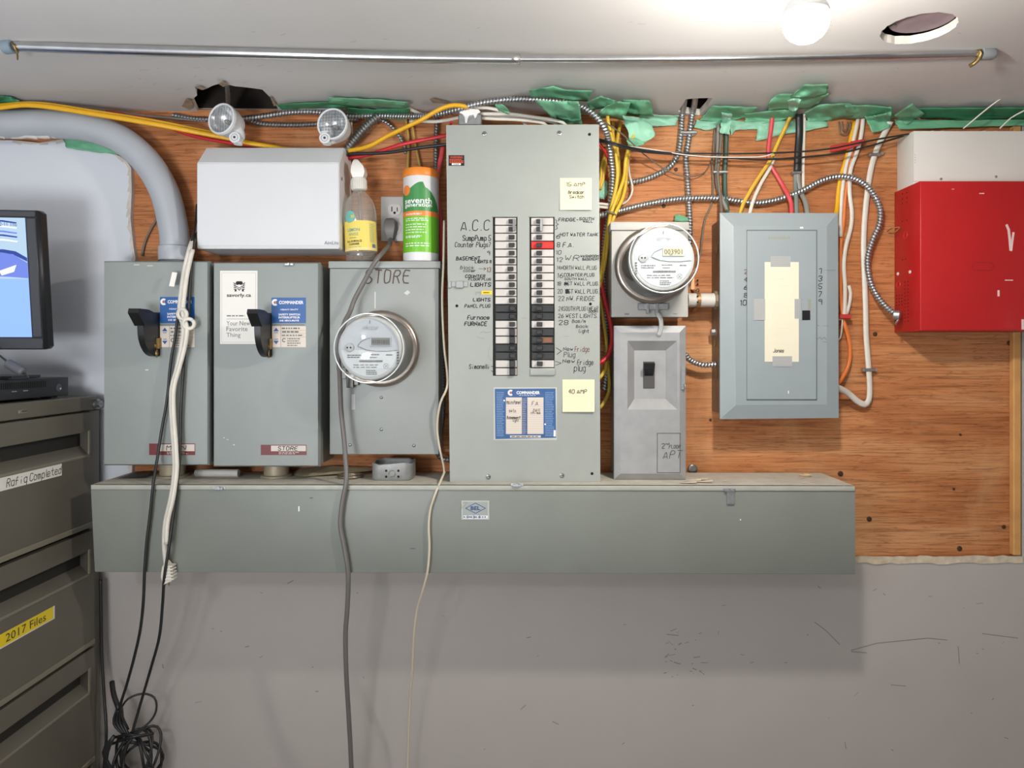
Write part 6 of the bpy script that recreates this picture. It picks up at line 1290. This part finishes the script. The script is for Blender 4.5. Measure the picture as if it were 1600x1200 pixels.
cable('white_cable', white_c, .0048, [(1210, 245, .012), (1204, 261, .014), (1190, 285, .02), (1178, 311, .036), (1170, 338, .05)], 'white cable running down beside the slanting ochre cable', flatr=.7)
cable('black_cable', black_c, .0098, [(1249, 178, .03), (1249, 210, .016), (1247, 240, .016), (1246, 270, .016)], 'thick black cable hanging from the green tape', flatr=.6)
cable('grey_cable', greyd_c, .0068, [(1247, 258, .013), (1247, 280, .013), (1251, 300, .014), (1259, 317, .036), (1262, 338, .05)], 'grey cable continuing right below the thick black cable', flatr=.7)
cable('grey_cable', mat('grey_green_jacket', '74807a', .5), .0058, [(1243, 258, .012), (1243, 285, .012), (1244, 310, .03), (1245, 338, .05)], 'grey-green cable continuing straight below the thick black cable', flatr=.7)
cable('white_cable', white_c, .0040, [(1257, 176, .02), (1256, 220, .008), (1255, 260, .007), (1255, 300, .007)], 'white cable behind the thick black one')
mb = MB(); mb.pbox(1239, 267, 1254, 271, .004, .025, .002); o = mb.build('cable_strap', steel); tag(o, 'steel strap at the lower end of the thick black cable', 'strap')
# right-hand group
cable('yellow_cable', gold_c, .0060, [(1336, 190, .012), (1332, 206, .012), (1328, 226, .012), (1322, 250, .012), (1314, 276, .012), (1310, 300, .012), (1308, 325, .02), (1304, 345, .045)], 'golden cable leftmost of the group right of the blue-grey panel', flatr=.6)
cable('white_cable', white_c, .0048, [(1341, 184, .016), (1336, 208, .016), (1330, 233, .016), (1322, 260, .016), (1316, 300, .016), (1313.5, 340, .016), (1313.5, 370, .016)], 'white cable in the group right of the blue-grey panel, leftmost white', flatr=.7)
cable('white_cable', white_c, .0055, [(1349, 183, .014), (1345, 215, .014), (1338, 240, .014), (1329, 266, .014), (1327.5, 300, .014), (1331, 332, .014), (1329, 357, .014), (1322, 384, .014), (1318.5, 414, .014), (1320.5, 452, .014), (1319.5, 496, .014)], 'wavy white cable running down to the red staple', flatr=.6)
cable('orange_cable', orange_c, .0052, [(1343, 184, .008), (1336, 215, .008), (1326, 270, .008), (1320, 312, .008), (1318, 348, .008), (1314, 376, .008), (1313, 420, .008), (1314, 470, .008), (1318, 500, .012), (1322, 515, .014), (1327, 535, .014), (1328, 558, .014), (1323, 578, .016), (1312, 596, .03), (1305, 603, .045)], 'orange cable behind the white ones, bowing out beside the panel', flatr=.8)
cable('white_cable', white_c, .0045, [(1326, 446, .01), (1329, 458, .01), (1327, 476, .01), (1322, 493, .01)], 'short white cable loop just above the red staple', flatr=.7)
cable('white_cable', white_c, .0082, [(1391, 190, .03), (1385, 202, .016), (1370, 233, .011), (1360, 268, .011), (1354, 312, .011), (1350.5, 352, .011), (1349.5, 392, .011), (1351, 436, .011), (1352.5, 480, .011), (1353.5, 524, .011), (1356.5, 565, .011), (1359, 605, .011), (1357.5, 625, .013), (1351, 632, .016), (1340, 627, .022), (1326, 615, .032), (1312, 607, .05), (1302, 603, .06)], 'thick white cable looping up at the bottom into the blue-grey panel', flatr=.6, n=10)
for x, y, l in ((1368, 241, 'upper'), (1358, 578, 'lower')):
    mb = MB(); mb.pbox(x-9, y-2.5, x+9, y+2.5, .004, .019, .002); mb.cyl(P(x+8, y, .008), (0, -1, 0), .004, .008, 8); o = mb.build('cable_strap', steel); tag(o, l+' steel strap on the thick white cable', 'strap')
rs = MB(); rs.hexa([P(1297, 238, .03), P(1330, 232, .03), P(1330, 222, .03), P(1297, 228, .03)], [P(1297, 238, .004), P(1330, 232, .004), P(1330, 222, .004), P(1297, 228, .004)], .002); rs.hexa([P(1328, 233, .034), P(1352, 222, .034), P(1351, 217, .034), P(1328, 221, .034)], [P(1328, 233, .004), P(1352, 222, .004), P(1351, 217, .004), P(1328, 221, .004)], .002)
o = rs.build('cable_stacker', mat('red_clip', 'c23a36', .45)); tag(o, 'slanting red plastic clip over the white cables near the green tape', 'clip')
rs = MB(); rs.pbox(1311, 491, 1331, 498, .006, .028, .002); o = rs.build('cable_stacker', mat('red_clip', 'c23a36', .45)); tag(o, 'small red plastic clip low beside the blue-grey panel', 'clip')
mb = MB(); mb.tube([P(1311, 500, .02), P(1316, 500, .02), P(1313, 528, .012), P(1307, 530, .012)], .0022, 6, .01); o = mb.build('wire_bracket', white_c, smooth=True); tag(o, 'small bent white bracket under the lower red clip', 'bracket')
mb = MB(); mb.tube([P(1311, 190, .02), P(1313, 208, .02), P(1322, 209, .02), P(1328, 202, .02), P(1329, 190, .02)], .002, 6, .006); mb.tube([P(1316, 190, .024), P(1317, 202, .024), P(1322, 203, .024), P(1325, 190, .024)], .002, 6, .006); o = mb.build('wire_hook', brown_c, smooth=True); tag(o, 'bent brown wire hook under the green tape near the white cables', 'hook')
cable('white_wire', white_c, .0018, [(1640, 103, .2), (1600, 130, .17), (1550, 164, .12), (1505, 201, .075)], 'upper white phone wire slanting down to the white cabinet', 'wire')
cable('white_wire', white_c, .0018, [(1650, 145, .12), (1600, 173, .10), (1580, 184, .08), (1562, 201, .065)], 'lower white phone wire slanting down to the white cabinet', 'wire')
cable('brown_wire', brown_c, .0030, [(250, 312, .006), (250, 325, .006), (246, 340, .006), (238, 354, .006), (229, 372, .006), (224, 388, .006), (222, 400, .006)], 'brown wire stapled beside the conduit above the leftmost switch', 'wire')
cable('green_wire', tape_d, .0025, [(1090, 365, .012), (1095, 340, .012), (1098, 335, .012)], 'bit of green wire above the pale meter box', 'wire') if False else None
# ================================================================ green tape
def tape(top, bot, label, m=None, lift=.004, wr=.004, seed=0, drop=None):
    random.seed(seed+100); m = m or tape_m
    n, k = 16, 7
    def res(pl):
        ls = [0]
        for a, b in zip(pl, pl[1:]): ls.append(ls[-1]+math.hypot(b[0]-a[0], b[1]-a[1]))
        out = []
        for i in range(n+1):
            t = ls[-1]*i/n; j = 0
            while j < len(pl)-2 and ls[j+1] < t: j += 1
            f = (t-ls[j])/max(1e-6, ls[j+1]-ls[j]); out.append((pl[j][0]+(pl[j+1][0]-pl[j][0])*f, pl[j][1]+(pl[j+1][1]-pl[j][1])*f))
        return out
    A, B = res(top), res(bot); vs = []; off = random.uniform(0, 50)
    for j in range(k+1):
        for i in range(n+1):
            t = j/k; x = A[i][0]*(1-t)+B[i][0]*t; y = A[i][1]*(1-t)+B[i][1]*t
            if j in (0, k): y += random.uniform(-.6, .6)
            if i in (0, n): x += random.uniform(-1.2, 1.2)
            l = lift+wr*(.5+.9*noise.noise(Vector((x*.055+off, y*.11, 0)))+.45*abs(noise.noise(Vector((x*.13-y*.16+off, y*.10+x*.03, 3)))))
            if drop: l += drop*t
            pc_ = PC(x, y, max(.0015, l)) if y < 184 else None
            l2 = max(.002, l)
            if pc_ is None or pc_.y > -l2: v = P(x, y, l2)
            else: v = pc_
            vs.append(v)
    fs = [(j*(n+1)+i, j*(n+1)+i+1, (j+1)*(n+1)+i+1, (j+1)*(n+1)+i) for j in range(k) for i in range(n)]
    mb = MB(); mb.add(vs, fs); o = mb.build('masking_tape', m, smooth=True)
    sm = o.modifiers.new('thickness', 'SOLIDIFY'); sm.thickness = .0006
    tag(o, label, 'tape', 'green masking tape along the ceiling joint'); return o
T = [([(97, 213), (150, 217), (188, 230), (218, 252)], [(104, 231), (150, 238), (186, 241), (224, 253)], 'green tape strip stuck on the white wall under the grey conduit', tape_m, .014),
 ([(-10, 150), (15, 151), (30, 157)], [(-10, 166), (20, 165), (38, 165)], 'dark green tape corner on the ceiling at the far left edge', tape_d, .004),
 ([(432, 163), (470, 161), (512, 159), (560, 160)], [(440, 171), (480, 169.5), (530, 168), (560, 171)], 'green tape strip right of the ragged ceiling hole', tape_d, .004),
 ([(512, 152), (560, 154), (600, 156), (638, 160)], [(515, 162), (560, 166), (600, 168), (632, 170)], 'green tape strip on the ceiling above the right lamp head', tape_m, .006),
 ([(540, 168), (585, 171), (640, 168)], [(545, 177), (600, 186), (636, 190)], 'dark green tape hanging above the diagonal flexible conduit', tape_d, .006),
 ([(772, 163), (785, 163), (794, 170)], [(778, 172), (788, 176), (796, 179)], 'small curled green tape scrap above the white cables', tape_m, .06),
 ([(827, 140), (866, 134), (882, 140), (926, 142)], [(829, 152), (866, 153), (885, 156), (918, 158)], 'green tape patch highest over the central panel', tape_m, .006),
 ([(836, 156), (870, 158), (905, 158)], [(862, 184), (885, 193), (910, 194)], 'green tape flap hanging behind the armored arch', tape_m, .05),
 ([(916, 160), (938, 150), (962, 157)], [(922, 172), (945, 168), (960, 172)], 'rolled green tape beside the armored arch', tape_m, .02),
 ([(946, 166), (966, 158), (985, 160)], [(925, 185), (955, 184), (975, 188)], 'green tape flap over the top of the yellow cables', tape_m, .03),
 ([(972, 156), (995, 156), (1015, 157)], [(968, 178), (995, 180), (1022, 182)], 'folded green tape just right of the yellow cables', tape_m, .012),
 ([(1000, 176), (1030, 180), (1062, 180)], [(990, 200), (1015, 198), (1056, 196)], 'pale green tape band left of the square ceiling hole', tape_l, .005),
 ([(972, 180), (1000, 184), (1018, 194), (1024, 210)], [(985, 220), (995, 222), (1003, 226), (1022, 214)], 'crumpled pale tape flap hanging right of the yellow cables', tape_l, .05),
 ([(978, 217), (992, 216), (1008, 222)], [(982, 226), (995, 229), (1006, 226)], 'small green tape loop around the yellow cable', tape_m, .06),
 ([(1107, 172), (1113, 165), (1150, 166), (1184, 168)], [(1092, 188), (1120, 190), (1150, 188), (1172, 181)], 'green tape strip on the ceiling right of the square hole', tape_m, .006),
 ([(1088, 187), (1110, 189), (1128, 188)], [(1084, 199), (1105, 204), (1122, 199)], 'pale tape scrap on the board under the square hole', tape_l, .005),
 ([(1140, 187), (1170, 190), (1205, 189)], [(1142, 212), (1150, 203), (1200, 202)], 'pale tape band right of the green flap', tape_l, .005),
 ([(1128, 176), (1135, 177), (1144, 178)], [(1125, 208), (1133, 209), (1140, 210)], 'green tape flap wrapped over the grey and green cables', tape_l, .034),
 ([(1164, 178), (1200, 173), (1245, 170)], [(1164, 191), (1195, 193), (1242, 184)], 'green tape strip left of the big tape clump', tape_m, .005),
 ([(1201, 160), (1213, 147), (1255, 146), (1298, 146)], [(1200, 172), (1225, 172), (1262, 170), (1280, 160)], 'large lower patch of the tape clump on the ceiling', tape_m, .006),
 ([(1238, 148), (1256, 132), (1295, 132)], [(1234, 152), (1270, 153), (1292, 146)], 'topmost green tape patch of the clump on the ceiling', tape_m, .010),
 ([(1231, 156), (1243, 153), (1252, 155)], [(1233, 172), (1240, 176), (1247, 170)], 'pale tape flap holding the ochre cable to the ceiling', tape_l, .05),
 ([(1257, 175), (1280, 163), (1328, 161)], [(1262, 190), (1300, 188), (1345, 180)], 'green tape strip right of the big tape clump', tape_m, .006),
 ([(1320, 165), (1355, 164), (1395, 168)], [(1325, 187), (1355, 184), (1396, 184)], 'green tape strip over the white cables near the ceiling', tape_m, .008),
 ([(1184, 189), (1235, 188), (1292, 189)], [(1181, 221), (1215, 212), (1294, 198)], 'wide pale tape on the board behind the red and black cables', tape_l, .004),
 ([(1350, 182), (1370, 180), (1394, 174)], [(1364, 207), (1375, 205), (1390, 199)], 'green tape flap hanging at the top of the thick white cable', tape_m, .022),
 ([(1397, 180), (1412, 170), (1426, 161)], [(1418, 195), (1430, 188), (1444, 178)], 'square green tape piece turned on its corner above the white cabinet', tape_m, .02),
 ([(1435, 169), (1520, 168), (1660, 167)], [(1438, 186), (1520, 187), (1660, 186)], 'long deep green tape strip on the ceiling at the right end', tape_d, .004),
 ([(1396, 187), (1500, 188), (1660, 186)], [(1405, 202), (1500, 199), (1660, 195)], 'long green tape strip on the board above the white cabinet', tape_m, .018),
 ([(938, 283), (945, 281), (950, 285)], [(937, 310), (944, 312), (949, 304)], 'pale green scrap of tape between the panel side and armored arch', tape_l, .02),
 ([(1055, 336), (1060, 335), (1078, 341)], [(1053, 346), (1065, 347), (1080, 347)], 'green tape scrap just above the pale meter box', tape_m, .006)]
for i, (a, b, l, m, lf) in enumerate(T): tape(a, b, l, m, lf, .0095, i)
